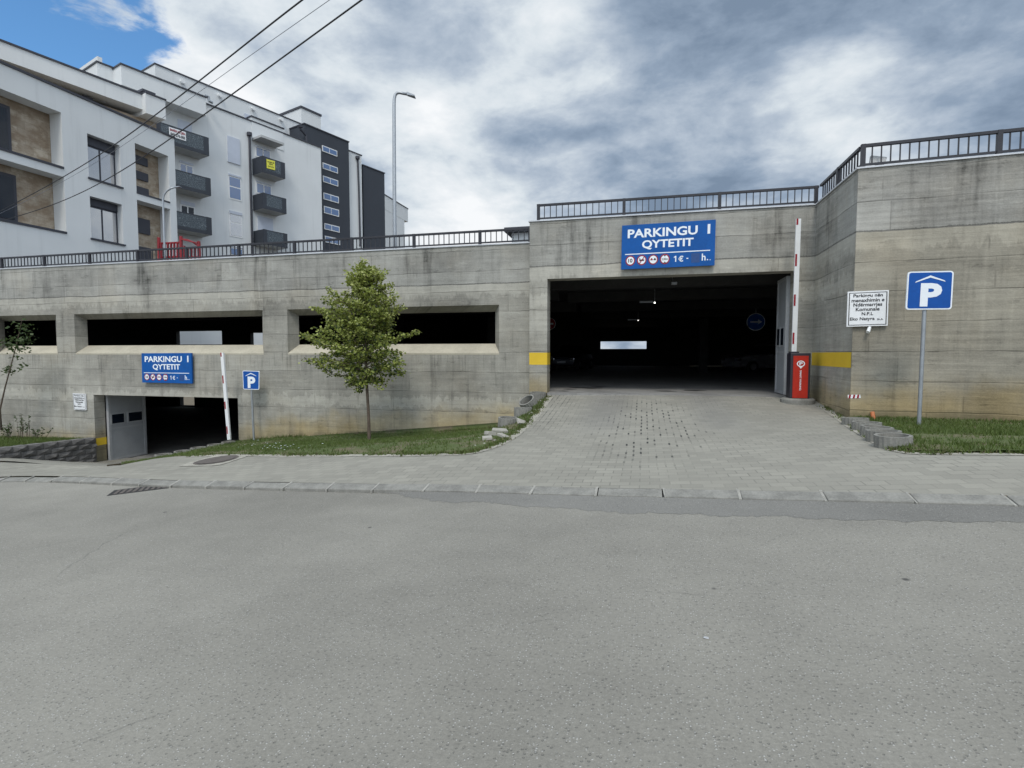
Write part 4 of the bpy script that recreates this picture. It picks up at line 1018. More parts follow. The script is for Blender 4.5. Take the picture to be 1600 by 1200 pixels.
def rock(p, s_, label, group, flat=.5):
    bm = bmesh.new(); bmesh.ops.create_icosphere(bm, subdivisions=1, radius=1)
    b = MB(); vs = []
    for v_ in bm.verts: 
        k = rk.uniform(.75, 1.15); vs.append((p.x+v_.co.x*s_*k, p.y+v_.co.y*s_*k*.8, p.z+v_.co.z*s_*k*flat+s_*flat*.6))
    b.v = vs; b.f = [tuple(x.index for x in f.verts) for f in bm.faces]; b.mi = [0]*len(b.f); bm.free()
    return tag(b.build('broken_stone', 'rock'), label, 'stone', group)
def slab_stone(p, sx, sy, sz, rot, label, group):
    Mx = Matrix.Rotation(rot[2], 3, 'Z') @ Matrix.Rotation(rot[0], 3, 'X') @ Matrix.Rotation(rot[1], 3, 'Y'); b = MB()
    q = lambda x, y, z: p + Mx @ Vector((x+rk.uniform(-.01, .01), y+rk.uniform(-.01, .01), z))
    b.hexa([q(-sx, -sy, 0), q(sx, -sy, 0), q(sx*.8, sy, 0), q(-sx, sy*.9, 0)], [q(-sx, -sy, sz), q(sx, -sy*.9, sz), q(sx*.75, sy, sz), q(-sx*.95, sy, sz)])
    return tag(b.build('broken_slab', 'rock', bevel=.008), label, 'rubble', group)
GR = 'broken concrete at the lawn corner beside the apron'
for (px, py, sx, sy, sz, ro, lb) in ((781, 678, .15, .09, .06, (.1, .05, .2), 'flat pale slab of rubble lying beneath the nearest ribbed ring'), (766, 683, .10, .08, .07, (-.1, .2, .8), 'pale square lump of rubble left of the flat slab'),
        (815, 664, .11, .08, .05, (.5, .4, .5), 'bright tilted slab of rubble between two ribbed rings'), (800, 658, .09, .12, .06, (.9, .1, 1.9), 'dark edged slab of rubble standing up beside the ribbed rings'), (762, 689, .09, .07, .05, (.1, -.1, .3), 'lowest pale slab of rubble at the lawn corner'),
        (786, 686, .08, .1, .05, (.3, .1, 1.2), 'half buried grey slab of rubble beside the apron edge')):
    slab_stone(on_ground(px, py, h=hlz)+Vector((0, 0, .03)), sx, sy, sz, ro, lb, GR)
for px, py, s_ in ((748, 686, .045), (774, 690, .05), (757, 694, .035), (830, 648, .07), (836, 642, .05), (742, 697, .03), (846, 628, .06)):
    rock(on_ground(px, py, h=hlz), s_, 'small pale stone lying in the rubble beside the apron', GR)
# manhole cover on the pavement
p = on_ground(338, 719.5); mh = thing('manhole_cover', 'round rusty manhole cover in a pale concrete collar on the pavement', 'manhole cover', (p.x, p.y, h(p.x, p.y)))
def gdisc(b, cx_, cy_, r_, lift, n=28, sq=False):
    pts = []
    for i in range(n):
        a = 2*math.pi*i/n; k = r_/max(abs(math.cos(a)), abs(math.sin(a)))*.86 if sq else r_; x, y = cx_+k*math.cos(a), cy_+k*math.sin(a); pts.append((x, y, h(x, y)+lift))
    b.quad(*pts)
b = MB(); gdisc(b, p.x, p.y, .52, .008, sq=True); b.build('concrete_collar', 'border', mh); b = MB(); gdisc(b, p.x, p.y, .36, .013); b.build('rim', 'iron', mh); b = MB(); gdisc(b, p.x, p.y, .31, .019); b.build('lid', 'iron', mh)
# drain grate in the gutter
q0 = road_hit(176, 773); q1 = road_hit(232, 766); dg_ = thing('drain_grate', 'rusty drain grate sunk in the gutter beside the kerb on the left', 'drain', tuple(q0))
d = Vector((q1.x-q0.x, q1.y-q0.y)).normalized(); Fd = Frame((q0.x, q0.y), d); zr = lambda x, y: road_z([(x, y)])[0]
b = MB(); 
for i in range(9):
    s0 = i*.075; pp = [Fd.pt(s0, .0, 0), Fd.pt(s0+.045, .0, 0), Fd.pt(s0+.045, -.32, 0), Fd.pt(s0, -.32, 0)]; b.hexa([(v_.x, v_.y, zr(v_.x, v_.y)-.02) for v_ in pp], [(v_.x, v_.y, zr(v_.x, v_.y)+.008) for v_ in pp])
b.build('bars', 'iron', dg_)
b = MB(); pp = [Fd.pt(-.06, .05, 0), Fd.pt(.72, .05, 0), Fd.pt(.72, -.37, 0), Fd.pt(-.06, -.37, 0)]; b.quad(*[(v_.x, v_.y, zr(v_.x, v_.y)+.003) for v_ in pp]); b.build('pit', 'oil', dg_)  # flat dark sheet, its colour standing in for the shaded hollow under the bars

# ------------------------------------------------------------------ plants
def leaf(mb, p, d, s_, mi, wd=.42):
    d = d.normalized(); side = d.cross(Vector((random.uniform(-1, 1), random.uniform(-1, 1), random.uniform(.2, 1)))).normalized()*s_*wd
    mb.quad(p, p+d*s_*.45+side, p+d*s_, p+d*s_*.45-side, mi=mi)
YT = 11.5
tb = onY(577, 689, YT); tr_ = thing('street_tree', 'young linden tree with a pointed green crown on the lawn before the wall', 'tree', tuple(tb))
def tp(px, py, dy=0.): return onY(px, py, YT) + Vector((0, dy, 0))
tk = MB(); tk.tube([tb-Vector((0, 0, .1)), tb, tp(576, 650), tp(573, 600), tp(572, 560), tp(571, 500), tp(570, 450), tp(569, 415)], [.05, .043, .036, .033, .030, .024, .014, .005], 10); tk.build('trunk', 'bark', tr_, smooth=True)
prof_L = [(612, 10), (602, 48), (585, 78), (565, 96), (545, 102), (525, 106), (505, 100), (485, 88), (470, 76), (455, 54), (445, 38), (430, 27), (415, 20), (404, 6)]
prof_R = [(612, 8), (602, 50), (585, 64), (565, 68), (545, 56), (530, 62), (520, 66), (505, 40), (485, 58), (470, 42), (455, 42), (440, 36), (425, 28), (415, 20), (404, 8)]
def pint(pr, y): ys_ = [q[0] for q in pr][::-1]; vs = [q[1] for q in pr][::-1]; return float(np.interp(y, ys_, vs))
limbs = MB(); lv = MB(); S_ = YT/FPX/.91
def branch(y0, ang, frac, up, length_px=None):
    base = tp(572, y0); ca, sa = math.cos(ang), math.sin(ang)
    wpx = (pint(prof_L, y0-up) if ca < 0 else pint(prof_R, y0-up))*frac
    rl = wpx*S_
    depth = (pint(prof_L, y0-up)+pint(prof_R, y0-up))/2*S_*.8*frac
    end = base+Vector((ca*rl, sa*depth, up*S_)); mid = base.lerp(end, .5)+Vector((0, 0, -.05*(end-base).length if up > 0 else .10))
    limbs.tube([base, mid, end], [.013, .008, .003], 5)
    return [base, mid, end]
def leaves_along(pts, dens, spread, y_px):
    L = sum((pts[i+1]-pts[i]).length for i in range(len(pts)-1)); n = int(L*dens)+14
    for _ in range(n):
        t = random.random()**.7; k = 0 if t < .5 else 1; f = (t-.5*k)*2; p = pts[k].lerp(pts[k+1], f)
        o_ = Vector((random.gauss(0, spread), random.gauss(0, spread), random.gauss(0, spread*.55))); q = p+o_
        out = (pts[-1]-pts[0]).normalized(); d = out*.7+Vector((random.uniform(-1, 1), random.uniform(-1, 1), random.uniform(-1.0, .35)))
        r_ = random.random(); top_ = (q.z-(tb.z+1.6))/2.6
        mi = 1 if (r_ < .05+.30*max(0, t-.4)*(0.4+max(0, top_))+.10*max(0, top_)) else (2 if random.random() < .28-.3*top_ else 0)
        leaf(lv, q, d, random.uniform(.045, .085), mi)
for i in range(118):
    y0 = 597-165*(i/118.)**1.0; y0 = min(600, y0+random.uniform(-5, 5)); ang = i*2.399+random.uniform(-.3, .3)
    upv = random.uniform(2, 18) if y0 > 560 else random.uniform(6, 24)
    if y0 > 585: upv = random.uniform(-14, 8)
    fr = random.choice([1., .95, .85, .7])*random.uniform(.85, 1.05)
    pts = branch(y0, ang, fr, upv); leaves_along(pts, 88, .06, y0)
    # side twigs
    for _ in range(2):
        a = pts[0].lerp(pts[2], random.uniform(.4, .9)); e_ = a+Vector((random.uniform(-.22, .22), random.uniform(-.22, .22), random.uniform(-.02, .2)))
        limbs.tube([a, e_], [.005, .002], 4, cap=False); leaves_along([a, a.lerp(e_, .5), e_], 55, .04, y0)
for pts_px, up_ in (([(570, 470), (570, 440), (569, 408)], 0), ([(570, 480), (558, 452), (552, 430)], 0), ([(570, 480), (586, 455), (592, 432)], 0), ([(570, 460), (578, 440), (580, 420)], 0), ([(570, 500), (600, 478), (618, 462)], 0), ([(572, 545), (615, 530), (655, 517)], 0), ([(572, 585), (600, 572), (626, 568)], 0), ([(572, 520), (600, 500), (628, 478)], 0), ([(572, 590), (520, 585), (487, 562)], 0), ([(572, 560), (510, 540), (472, 522)], 0), ([(571, 596), (566, 604), (558, 612)], 0), ([(571, 500), (535, 470), (512, 450)], 0), ([(571, 520), (520, 490), (488, 480)], 0)):
    pts = [tp(*q) for q in pts_px]; pts = [pts[0], pts[1], pts[2]]; limbs.tube(pts, [.012, .008, .003], 5); leaves_along(pts, 130, .05, 500)
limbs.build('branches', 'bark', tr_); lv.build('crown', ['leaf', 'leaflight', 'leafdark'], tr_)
# bent sapling at the far left
YS2 = 12.6
sp = thing('sapling', 'thin leaning sapling with sparse leaves at the left picture edge', 'tree', tuple(onY(2, 668, YS2)))
sp_pts = [onY(px, py, YS2) for px, py in ((2, 672), (0, 640), (8, 605), (17, 572), (24, 545), (30, 520), (34, 500))]
b = MB(); b.tube(sp_pts, [.028, .024, .02, .016, .013, .009, .004], 8); b.build('trunk', 'bark', sp, smooth=True)
b = MB()
for px, py, n, s_ in ((32, 512, 60, .16), (20, 533, 60, .14), (40, 530, 50, .14), (30, 545, 50, .12), (14, 578, 45, .11), (34, 572, 14, .1), (12, 540, 25, .1), (27, 558, 14, .08)):
    c_ = onY(px, py, YS2)
    for _ in range(n): leaf(b, c_+Vector((random.gauss(0, s_), random.gauss(0, s_), random.gauss(0, s_*.6))), Vector((random.uniform(-1, 1), random.uniform(-1, 1), random.uniform(-.6, .5))), random.uniform(.06, .12), 0)
b.build('crown', 'leafdark', sp)
def weed(label, px, py, hp, n, wpx):
    Yw = YL-.45; base = onY(px, py, Yw); t = thing('weed_clump', label, 'plant', tuple(base), 'weeds growing against the wall on the left')
    s1 = MB(); l1 = MB()
    for i in range(n):
        a = base+Vector((random.uniform(-1, 1)*wpx*.018, random.uniform(-.1, .2), 0)); e_ = a+Vector((random.uniform(-.22, .22), random.uniform(-.1, .1), hp*.019*random.uniform(.6, 1.))); s1.tube([a, a.lerp(e_, .5)+Vector((.02, 0, 0)), e_], [.007, .005, .002], 4)
        for _ in range(16): leaf(l1, a.lerp(e_, random.uniform(.25, 1)), Vector((random.uniform(-1, 1), random.uniform(-1, 1), random.uniform(-.3, .7))), random.uniform(.04, .09), 0, .3)
    s1.build('stems', 'bark', t); l1.build('foliage', 'leafdark', t)
weed('tall spindly weed against the wall between the sapling and the notice', 34, 684, 46, 8, 11)
weed('short weed against the wall nearest the white notice', 62, 684, 20, 5, 5)
weed('dark bushy weed at the foot of the leaning sapling', 5, 686, 28, 8, 6)

# ------------------------------------------------------------------ buildings on the deck
def coping_strip(mb, F, a0, a1, o, z): mb.fbox(F, a0, a1, o-.25, o+.05, z, z+.09)
# apartment building on the left
A1 = frame_at(100, 25., 1046)
b1 = thing('apartment_building', 'near white apartment building with stone-clad loggias at the left edge', 'building', tuple(A1.pt(0, 0, 4.2)))
top_z = (A1.hit(145, 157)[1] + A1.hit(271, 213.4)[1])/2 - .12
aL = A1.hit(-260, 300)[0]; aR = A1.hit(275, 300)[0]
def H(x0, y0, x1, y1): return A1.rect(x0, y0, x1, y1)
lgU = H(97, 176.5, 99, 262.5); lgD = H(101, 277, 104, 364)
lgU = (aL+1, A1.hit(97, 220)[0], lgU[2], lgU[3]); lgD = (aL+1, A1.hit(102, 320)[0], lgD[2], lgD[3])
lgU = (lgU[0], lgD[1], *lgU[2:])
wa = H(136, 208, 189.5, 292.2); wb = H(140.2, 306, 194.5, 382.2); na = H(210.5, 223.2, 265.5, 316.5); nb = H(214.3, 312, 269.5, 388)
wb = (wa[0], wa[1], wb[2], wb[3]); nb = (na[0], na[1], 4.9, nb[3])
mb_ = MB(); wall_grid(mb_, A1, aL, aR, 4.2, top_z, [lgU, lgD, wa, wb, na, nb], 0, -.75); mb_.build('wall', 'render', b1)
cb = MB(); cb.fbox(A1, aL, aR+.03, -.3, .06, top_z+.001, top_z+.10); cb.fbox(A1, aL+1, lgU[1], -.12, .04, lgU[2]-.05, lgU[2]+.05); cb.fbox(A1, aL+1, lgD[1], -.12, .04, lgD[2]-.05, lgD[2]+.05); cb.fbox(A1, na[0], na[1], -.12, .03, na[2]-.04, na[2]+.04); cb.build('coping', 'coping', b1)
ms_ = MB(); ms_.fbox(A1, aL, aR-.2, -1.1, -.77, 4.2, top_z-.1); ms_.build('stone_cladding', 'travertine', b1)
# dark glazed door strips in the loggias and stone fins in the narrow niches
for lg, x_ in ((lgU, 21), (lgD, 25)):
    a_e = A1.hit(x_, 300, -.7)[0]; q = MB(); q.fbox(A1, aL+1, a_e, -.76, -.66, lg[2]+.1, lg[3]-.35); wo = q.build('window', 'coping', b1)
    q = MB(); q.fbox(A1, aL+1, a_e-.14, -.66, -.62, lg[2]+.25, lg[3]-.5); q.build('pane', 'glass_dark', wo)
for nn_ in (na, nb):
    hh = nn_[3]-nn_[2]
    for k in range(3):
        z0 = nn_[2]+.15+k*hh/3.1; q = MB(); aa = A1.hit(230, 270, -.75)[0]; q.fbox(A1, nn_[0]+.002, aa, -.765, -.68, z0, z0+hh*.17); wo = q.build('window', 'coping', b1)
def win(F, par, rc, o=-.12, split=.5, frame='coping', gl='glass_bright', shutter=0., fw=.09, depth=.12, sm='coping', transom=None):
    a0, a1, z0, z1 = rc; q = MB(); q.fbox(F, a0-.01, a1+.01, o-depth, o, z0-.01, z1+.01); wo = q.build('window', frame, par)
    zt = z1-shutter*(z1-z0)
    if shutter > 0: q = MB(); q.fbox(F, a0+.02, a1-.02, o, o+.05, zt, z1-.02); q.build('shutter', sm, wo)
    if shutter < .95:
        am = a0+(a1-a0)*split; cuts = [(a0+fw, am-fw/2), (am+fw/2, a1-fw)] if 0 < split < 1 else [(a0+fw, a1-fw)]
        rows = [(z0+fw, zt-fw)] if transom is None else [(z0+fw, z0+(z1-z0)*transom-fw/2), (z0+(z1-z0)*transom+fw/2, zt-fw)]
        for c0, c1 in cuts:
            for r0, r1 in rows: q = MB(); q.fbox(F, c0, c1, o+.001, o+.012, r0, r1); q.build('pane', gl, wo)
    return wo
win(A1, b1, wa, -.35, .5, shutter=.2); win(A1, b1, wb, -.35, .5, shutter=.18)
for rc in (wa, wb): q = MB(); q.fbox(A1, rc[0]-.05, rc[1]+.08, -.3, .07, rc[2]-.08, rc[2]-.0); q.build('window_sill', 'coping', b1)
# setback top storey with deep fascia
A2 = frame_at(100, 27., 1288)
zf1 = A2.hit(200, 140)[1]; zf0 = A2.hit(222, 171)[1]
q = MB(); q.fbox(A2, A2.hit(-260, 100)[0], A2.hit(222, 150)[0], -7, 0, zf0, zf1); a_s, a_e = A2.hit(222, 150)[0], A2.hit(253, 160)[0]; q.fbox(A2, a_s+.0, a_e, -6.9, .35, zf0-.25, A2.hit(240, 154.5)[1]); q.build('fascia', 'render', b1)
q = MB(); q.fbox(A2, A2.hit(-260, 100)[0], a_s, -.3, .05, zf1+.001, zf1+.09); q.fbox(A2, a_s+.0, a_e+.04, -.3, .4, A2.hit(240, 154.5)[1]+.001, A2.hit(240, 154.5)[1]+.08); q.build('coping', 'coping', b1)
q = MB(); q.fbox(A2, A2.hit(-260, 100)[0]+.5, A2.hit(244, 190, -.6)[0], -6.5, -.6, top_z-2.5, zf0-.26); q.build('stone_cladding', 'travertine', b1)
q = MB(); c_ = A2.rect(129, 147.5, 146, 157, -.58); q.fbox(A2, c_[0], c_[1], -.62, -.58, c_[2], c_[3]); q.build('vent_grille', 'coping', b1)
q = MB(); c_ = A2.rect(224, 143, 239, 152, -1.); q.fbox(A2, c_[0], c_[1], -1.8, -1., c_[2]-.5, c_[3]); q.fbox(A2, c_[0]-.1, c_[1]+.1, -1.9, -.9, c_[3]+.001, c_[3]+.12); q.build('chimney', 'coping', b1)

# long white block behind
B = frame_at(275, 40., 1340)
b2 = thing('apartment_block', 'long white apartment block with dark balconies and an anthracite stair tower, behind the nearer building', 'building', tuple(B.pt(0, 0, 2)))
def solid(name, px0, px1, ytop_at, o, depth, z0=1., matn='render2', cop=True, top=None):
    a0 = B.hit(px0, 300, o)[0]; a1 = B.hit(px1, 300, o)[0]; z1 = top if top is not None else B.hit(*ytop_at, o)[1]
    q = MB(); q.fbox(B, a0, a1, o-depth, o, z0, z1); ob = q.build(name, matn, b2)
    if cop: q = MB(); q.fbox(B, a0-.06, a1+.06, o-depth-.06, o+.07, z1+.001, z1+.10); q.build('coping', 'coping', b2)
    return a0, a1, z1
solid('wall', 160, 502.5, (387, 187.8), 0, 12.)
solid('parapet', 396, 445, (420, 193), .04, .6, z0=B.hit(420, 205, .04)[1]-1.2)
# overhanging box on the left
a0 = B.hit(189, 102, 1.2)[0]; a1 = B.hit(322, 165, 1.2)[0]; z1 = B.hit(300, 144.5, 1.2)[1]; z0 = B.hit(318, 179, 1.2)[1]
q = MB(); q.fbox(B, a0, a1, -7.9, 1.2, z0, z1); q.build('upper_storey', 'render2', b2); q = MB(); q.fbox(B, a0-.06, a1+.06, -8, 1.27, z1+.001, z1+.1); q.build('coping', 'coping', b2)
# penthouse further back, notched roofline, lift housing
z_p = B.hit(360, 149, -3.)[1]
q = MB(); q.fbox(B, B.hit(242, 101, -3.)[0], B.hit(474, 197, -3.)[0], -12, -3., B.hit(387, 187, 0)[1]-.5, z_p); q.build('penthouse', 'render2', b2)
q = MB(); q.fbox(B, B.hit(242, 101, -3.)[0]-.05, B.hit(474, 197, -3.)[0]+.05, -12.05, -2.94, z_p+.001, z_p+.1); q.build('coping', 'coping', b2)
q = MB(); a_, z_ = B.hit(152, 87.5, -2.); q.fbox(B, a_, B.hit(159.5, 90, -2.)[0], -9., -2., 8., z_); q.build('chimney', 'render2', b2)
q = MB(); q.fbox(B, B.hit(158.5, 90, -2.5)[0], B.hit(195, 111, -2.5)[0], -9.2, -2.5, 8., B.hit(168, 108, -2.5)[1]); q.build('upper_storey', 'render2', b2)
a_, z_ = B.hit(470.5, 168.5, -5.); q = MB(); q.fbox(B, a_, B.hit(501, 181, -5.)[0], -11., -5., z_p-3, z_); q.build('lift_housing', 'render2', b2); q = MB(); q.fbox(B, a_-.08, B.hit(501, 181, -5.)[0]+.08, -11.1, -4.92, z_+.001, z_+.2); q.build('coping', 'coping', b2)
# anthracite tower, white strip, second dark slab
t0, t1, tz = solid('stair_tower', 477.8, 546, (543.5, 222), -.8, 8., matn='dark_clad')
s0, s1, sz = solid('wall', 540, 565.5, (563, 243), -1.2, 8.)
d0, d1, dz2 = solid('stair_tower', 567.5, 601, (600, 271), -1.6, 8., matn='dark_clad')
for (x0, y0, x1, y1) in ((503.3, 226, 526.5, 244.8), (504, 253, 527.5, 271.2), (504.5, 273.5, 528, 291.5), (505.2, 299.8, 529, 317.8), (506, 320.8, 529.4, 338.8), (506.7, 347.8, 530.2, 363.4), (507.5, 367.5, 531, 383)):
    win(B, b2, B.rect(x0, y0+1, x1, y1, -.78), -.74, .47, 'whitepaint', 'glass_blue', fw=.07, depth=.1)
# balconies
def balcony(tl, br, par, banner=None, oo=1.35, a_left=None, slab_px=0.):
    a0, _z = B.hit(*tl, oo); a1, z0 = B.hit(*br, oo); z1 = B.hit(br[0], slab_px, oo)[1]
    q = MB(); q.fbox(B, a0, a1, 0.0, oo, z0-.02, z0+.10); bo = q.build('balcony', 'soffit', par)
    q = MB(); e = .06
    q.fbox(B, a0-.02, a1+.02, oo, oo+.03, z0, z0+.26); q.fbox(B, a1-.35, a1+.02, oo+.001, oo+.04, z0, z1+.02); q.fbox(B, a0-.02, a0+.3, oo+.001, oo+.04, z0, z1+.02)
    q.fbox(B, a0-.03, a0, 0.0, oo+.03, z0, z1); q.fbox(B, a1, a1+.03, 0.0, oo+.03, z0, z1); q.fbox(B, a0, a1, oo+.0, oo+.035, z1-.05, z1+.01); q.build('balustrade', 'dark_clad', bo)
    q = MB(); q.fbox(B, a0+.3, a1-.35, oo+.005, oo+.02, z0+.26, z1-.05); q.build('infill_panel', 'balc', bo)
    return a0, a1, z0, z1
bl = [balcony((243, 190), (326, 243.7), b2, slab_px=216), balcony((243, 260), (329, 306), b2, slab_px=279.5), balcony((243, 325), (330.5, 367.5), b2, slab_px=341),
      balcony((409.5, 243), (445, 279.7), b2, slab_px=255.3), balcony((410.5, 301), (447, 334.4), b2, slab_px=311), balcony((411.5, 358), (448.7, 388), b2, slab_px=366)]
q = MB(); cc_ = B.rect(408, 211.5, 444, 226.5, 1.3); q.fbox(B, cc_[0], cc_[1], 0.0, 1.3, cc_[2]-.02, cc_[2]+.16); q.build('canopy', 'soffit', b2)
def W(tl, br, **k): return win(B, b2, B.rect(*tl, *br), .03, k.pop('split', .5), 'whitepaint', k.pop('gl', 'glass_blue'), sm='shutter', depth=.1, fw=.1, **k)
W((276.5, 185), (300, 216), shutter=1.); W((279.5, 249.5), (302.6, 280), shutter=.16); W((281, 312.5), (304.8, 338), shutter=.3, gl='glass_dark')
W((398.5, 226), (423, 252), shutter=.1); W((399.5, 282), (424.5, 308), shutter=.1); W((401.5, 336.5), (426.5, 364), shutter=1.)
W((354, 211), (375, 258.6), shutter=1.); W((356, 270), (377.5, 315), split=1., shutter=.08, transom=.5); W((357.5, 328), (379, 372.4), split=1., shutter=.12, transom=.55, gl='glass_bright'); W((359, 384), (380, 402), split=1., shutter=.1)
q = MB(); c_ = B.rect(387, 179, 399.5, 187, -2.95); q.fbox(B, c_[0]-.3, c_[1], -2.98, -2.9, c_[2]-.2, c_[3]); q.build('window', 'shutter', b2)
# downpipes and flues
def pipe(F, pts, o, r_, par, m_='coping'):
    q = MB(); P3 = [F.pt(*(lambda t_: (t_[0], o, t_[1]))(F.hit(px, py, o))) for px, py in pts]; q.tube(P3, r_, 8); q.build('downpipe', m_, par)
pipe(B, [(390, 208.5), (390, 216), (392, 300), (395, 400)], .1, .09, b2); pipe(B, [(389.7, 207), (389.9, 212)], .15, .2, b2)
pipe(B, [(559, 246), (561, 300), (563, 385)], -1.1, .09, b2); pipe(B, [(558.8, 244.5), (559, 248.5)], -1.05, .22, b2)
pipe(B, [(469, 197), (469.5, 202), (478.5, 212), (479, 222)], -.6, .1, b2); pipe(B, [(468.5, 196), (469.5, 199.5)], -.6, .24, b2)
pipe(B, [(321, 150), (325.5, 151), (327, 158), (332, 160.5)], .5, .12, b2, 'galv')
for px, py in ((284.5, 128), (343, 149.5), (395, 170), (439, 187)):
    q = MB(); a_, z_ = B.hit(px, py, -2.95); q.tube([B.pt(a_, -3.05, z_), B.pt(a_, -2.75, z_)], .16, 12); q.build('flue', 'whitepaint', b2)
# white wing at the far end
Cf = frame_at(600, 68., 1008); q = MB(); a0, z1 = Cf.hit(598, 303.5); a1 = Cf.hit(637.3, 326)[0]; a2 = Cf.hit(632, 345)[0]
z1 = Cf.hit(637, 326.8)[1]; q.fbox(Cf, a0, a1, -9, 0, Cf.hit(632, 344)[1], z1); q.fbox(Cf, a0, a2, -9, -.02, 1., Cf.hit(632, 344)[1]-.002); q.build('end_wing', 'render2', b2); q = MB(); q.fbox(Cf, a0, a1+.06, -9, .06, z1+.001, z1+.12); q.build('coping', 'coping', b2)
# banners hung on two balconies
def banner(label, pix, matn, lines):
    oo = 1.44; pts = [B.pt(*(lambda t_: (t_[0], oo, t_[1]))(B.hit(px, py, oo))) for px, py in pix]; pl_ = Plate(*pts); t = thing('banner', label, 'banner', tuple(pts[0]))
    q = MB(); pl_.slab(q, 0, 1, 0, 1, -.02, 0); q.build('sheet', matn, t)
    for tx, c0, c1, d0_, d1_, m_ in lines: q = MB(); pl_.text(q, tx, c0, c1, d0_, d1_, .015, .03); q.build('lettering', m_, t)
banner('white banner with red and black writing on the topmost left balcony', [(264.6, 212), (290.8, 220.5), (290.3, 206.5), (264, 198)], 'white', [('BANESA ME QIRA', .05, .96, .55, .88, 'red'), ('049 576-005', .07, .94, .12, .45, 'black')])
banner('small yellow banner with three lines of dark writing on a right-hand balcony', [(417, 262.6), (429.8, 266), (429.6, 251.8), (416.6, 248.5)], 'yellowban', [('BANESA ME', .1, .9, .68, .82, 'black'), ('QIRA', .25, .75, .46, .6, 'black'), ('049 576', .15, .85, .2, .32, 'black')])
# flat-roofed kiosk on the deck
kc = onY(800, 380, 22.); kz = onY(800, 357.5, 22.).z; kx = onY(790.5, 360, 22.).x
k = thing('kiosk', 'pale flat-roofed cabin with dark eaves on the deck behind the railing', 'building', (kx, 22., 4.2))
q = MB(); q.box(kx+.25, kx+4., 22., 25., 4.22, kz-.18); q.build('wall', 'render2', k); q = MB(); q.box(kx, kx+4.3, 21.7, 25.3, kz-.17, kz); q.build('roof', 'coping', k); q = MB(); q.box(kx+.8, kx+1.5, 21.96, 22.02, 4.8, 5.6); wo = q.build('window', 'whitepaint', k); q = MB(); q.box(kx+.86, kx+1.44, 21.94, 21.958, 4.86, 5.54); q.build('pane', 'glass_dark', wo)
# red playground frame
YP = 19.; 
def pp_(px, py): return onY(px, py, YP)
pg = thing('playground_fence', 'red wooden playground bridge with pickets and an arched rail behind the railing', 'playground', (pp_(247, 405).x, YP, 4.22))
def bar(a, b_, w_, nm, dy=.0):
    q = MB(); a, b_ = pp_(*a), pp_(*b_); d = (b_-a).normalized(); s_ = Vector((-d.z, 0, d.x))*w_/2; y_ = Vector((0, .04, 0)); o_ = Vector((0, dy, 0))
    q.hexa([a-s_-y_+o_, a+s_-y_+o_, a+s_+y_+o_, a-s_+y_+o_], [b_-s_-y_+o_, b_+s_-y_+o_, b_+s_+y_+o_, b_-s_+y_+o_]); q.build(nm, 'redplay', pg, bevel=.008)
for a, b_ in (((249, 413), (248.2, 371)), ((283.5, 411), (282.7, 369)), ((312, 410), (310.3, 377))): bar(a, b_, .11, 'post')
bar((249, 380), (283, 378.5), .07, 'rail', .05); bar((249, 402), (283, 400.5), .07, 'rail', .05); bar((284, 402), (312, 401), .07, 'rail', .05)
arch = [(284, 373.5), (292, 374.5), (300, 378), (308, 383.5)]
for i in range(3): bar(arch[i], arch[i+1], .06, 'arched_rail', .05)
bar((284, 374), (311, 380.5), .05, 'arched_rail')
for i in range(6): bar((252.5+i*5, 412), (252.3+i*5, 379), .055, 'picket')
for i in range(4): bar((288+i*5.5, 411), (288+i*5.5, 388 if i else 384), .055, 'picket')
# street lamps on the deck
def lamp_post(label, base_px, pts, t_, r_, head):
    P3 = [onT(px, py, t_) for px, py in pts]; foot = Vector((P3[0].x, P3[0].y, 4.22)); t = thing('street_lamp', label, 'street lamp', tuple(foot), 'street lamps on the deck')
    n = len(P3); q = MB(); q.tube([foot]+P3, [r_*1.35]+[r_*(1.15-.35*i/n) for i in range(n)], 12); q.build('pole', 'galv', t, smooth=True)
    a, b_ = P3[-1], onT(*head, t_); d = (b_-a).normalized(); s_ = d.cross(Vector((0, 0, 1))).normalized()
    q = MB(); wv = s_*r_*2.2; up = Vector((0, 0, r_*1.1)); q.hexa([a-wv*.5-up*.6, a+wv*.5-up*.6, a+wv*.5+up, a-wv*.5+up], [b_-wv-up*.3, b_+wv-up*.3, b_+wv+up*.3, b_-wv+up*.3]); q.build('lamp_head', 'galv', t)
lamp_post('tall grey street lamp rising behind the railing near the middle', (616, 370), [(616.8, 372), (616.2, 290), (615.8, 200), (615.7, 165), (616, 155), (617.5, 148.5), (620, 145.5), (624, 144.8), (636, 147.2)], 25., .075, (648.5, 151.3))
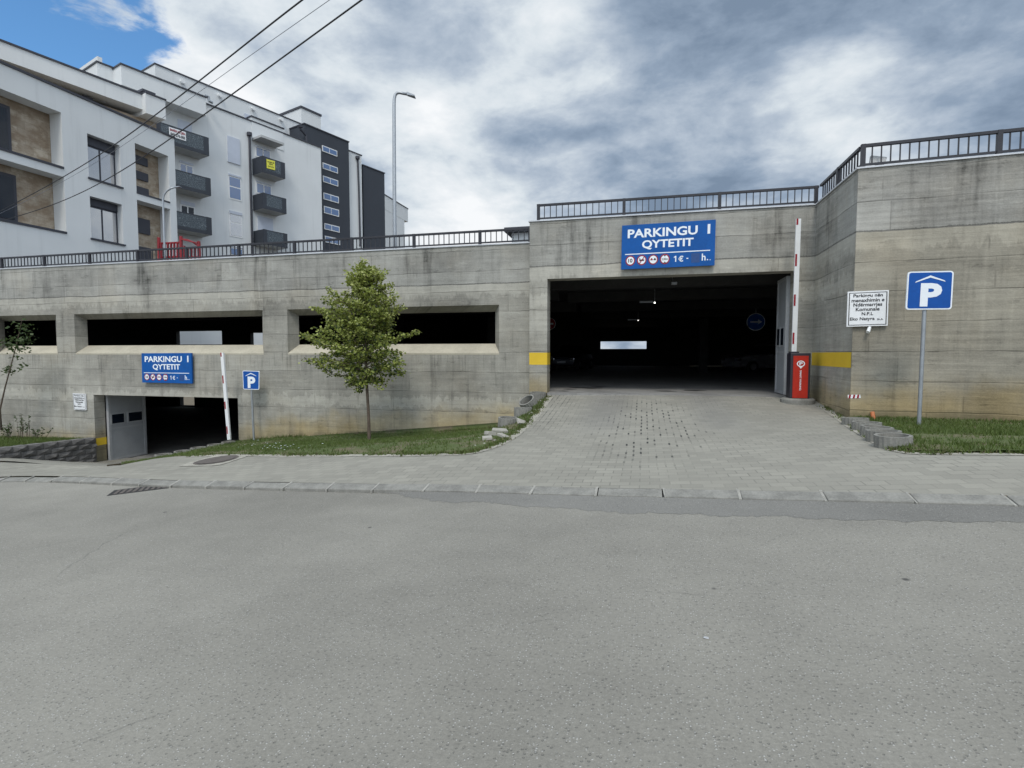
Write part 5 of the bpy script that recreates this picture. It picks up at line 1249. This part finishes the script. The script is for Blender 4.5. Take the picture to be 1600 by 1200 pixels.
lamp_post('small thin street lamp in front of the near white building', (257, 385), [(257, 385), (255.5, 340), (254.5, 312), (256, 305), (260, 299), (267, 294.5), (272, 293)], 20., .032, (282, 292))
# overhead cables
def cable(label, pts, r_, m_):
    P3 = [onT(px, py, t_) for px, py, t_ in pts]; out = []
    for i in range(len(P3)-1):
        for k_ in range(10): out.append(P3[i].lerp(P3[i+1], k_/10))
    out.append(P3[-1])
    for _ in range(40): out = [out[0]]+[(out[i-1]+out[i]*2+out[i+1])/4 for i in range(1, len(out)-1)]+[out[-1]]
    q = MB(); q.tube(out, r_, 6); tag(q.build('overhead_cable', m_, smooth=True), label, 'cable', 'overhead cables')
cable('thick black overhead cable nearest the top left corner', [(530, -42, 7.), (470, 0, 7.6), (330, 112, 9.7), (190, 222, 13.), (90, 283, 16.), (0, 330, 19.5), (-40, 350, 21.5)], .0125, 'cable')
cable('thin pale overhead cable between the two thick ones', [(600, -60, 7.), (515, 0, 7.8), (350, 115, 10.), (200, 225, 13.), (90, 290, 16.), (0, 334, 19.5), (-40, 352, 21.5)], .005, 'cable2')
cable('thick black overhead cable reaching furthest to the right', [(620, -40, 6.8), (565, 0, 7.4), (400, 120, 9.6), (213, 257, 13.5), (110, 312, 16.5), (30, 338, 19.), (-40, 356, 21.5)], .0125, 'cable')
# scrap of paper on the road
r0 = road_hit(1103, 998); q = MB(); q.hexa([(r0.x-.015, r0.y-.006, r0.z+.003), (r0.x+.02, r0.y-.014, r0.z+.003), (r0.x+.024, r0.y+.012, r0.z+.003), (r0.x-.018, r0.y+.014, r0.z+.003)], [(r0.x-.020, r0.y-.008, r0.z+.006), (r0.x+.02, r0.y-.01, r0.z+.012), (r0.x+.02, r0.y+.012, r0.z+.008), (r0.x-.016, r0.y+.014, r0.z+.007)])
q.v = [(r0.x+(a-r0.x)*.6, r0.y+(b_-r0.y)*.5, c_) for a, b_, c_ in q.v]
tag(q.build('paper_scrap', 'flash'), 'tiny white scrap of paper lying on the grey road', 'litter')
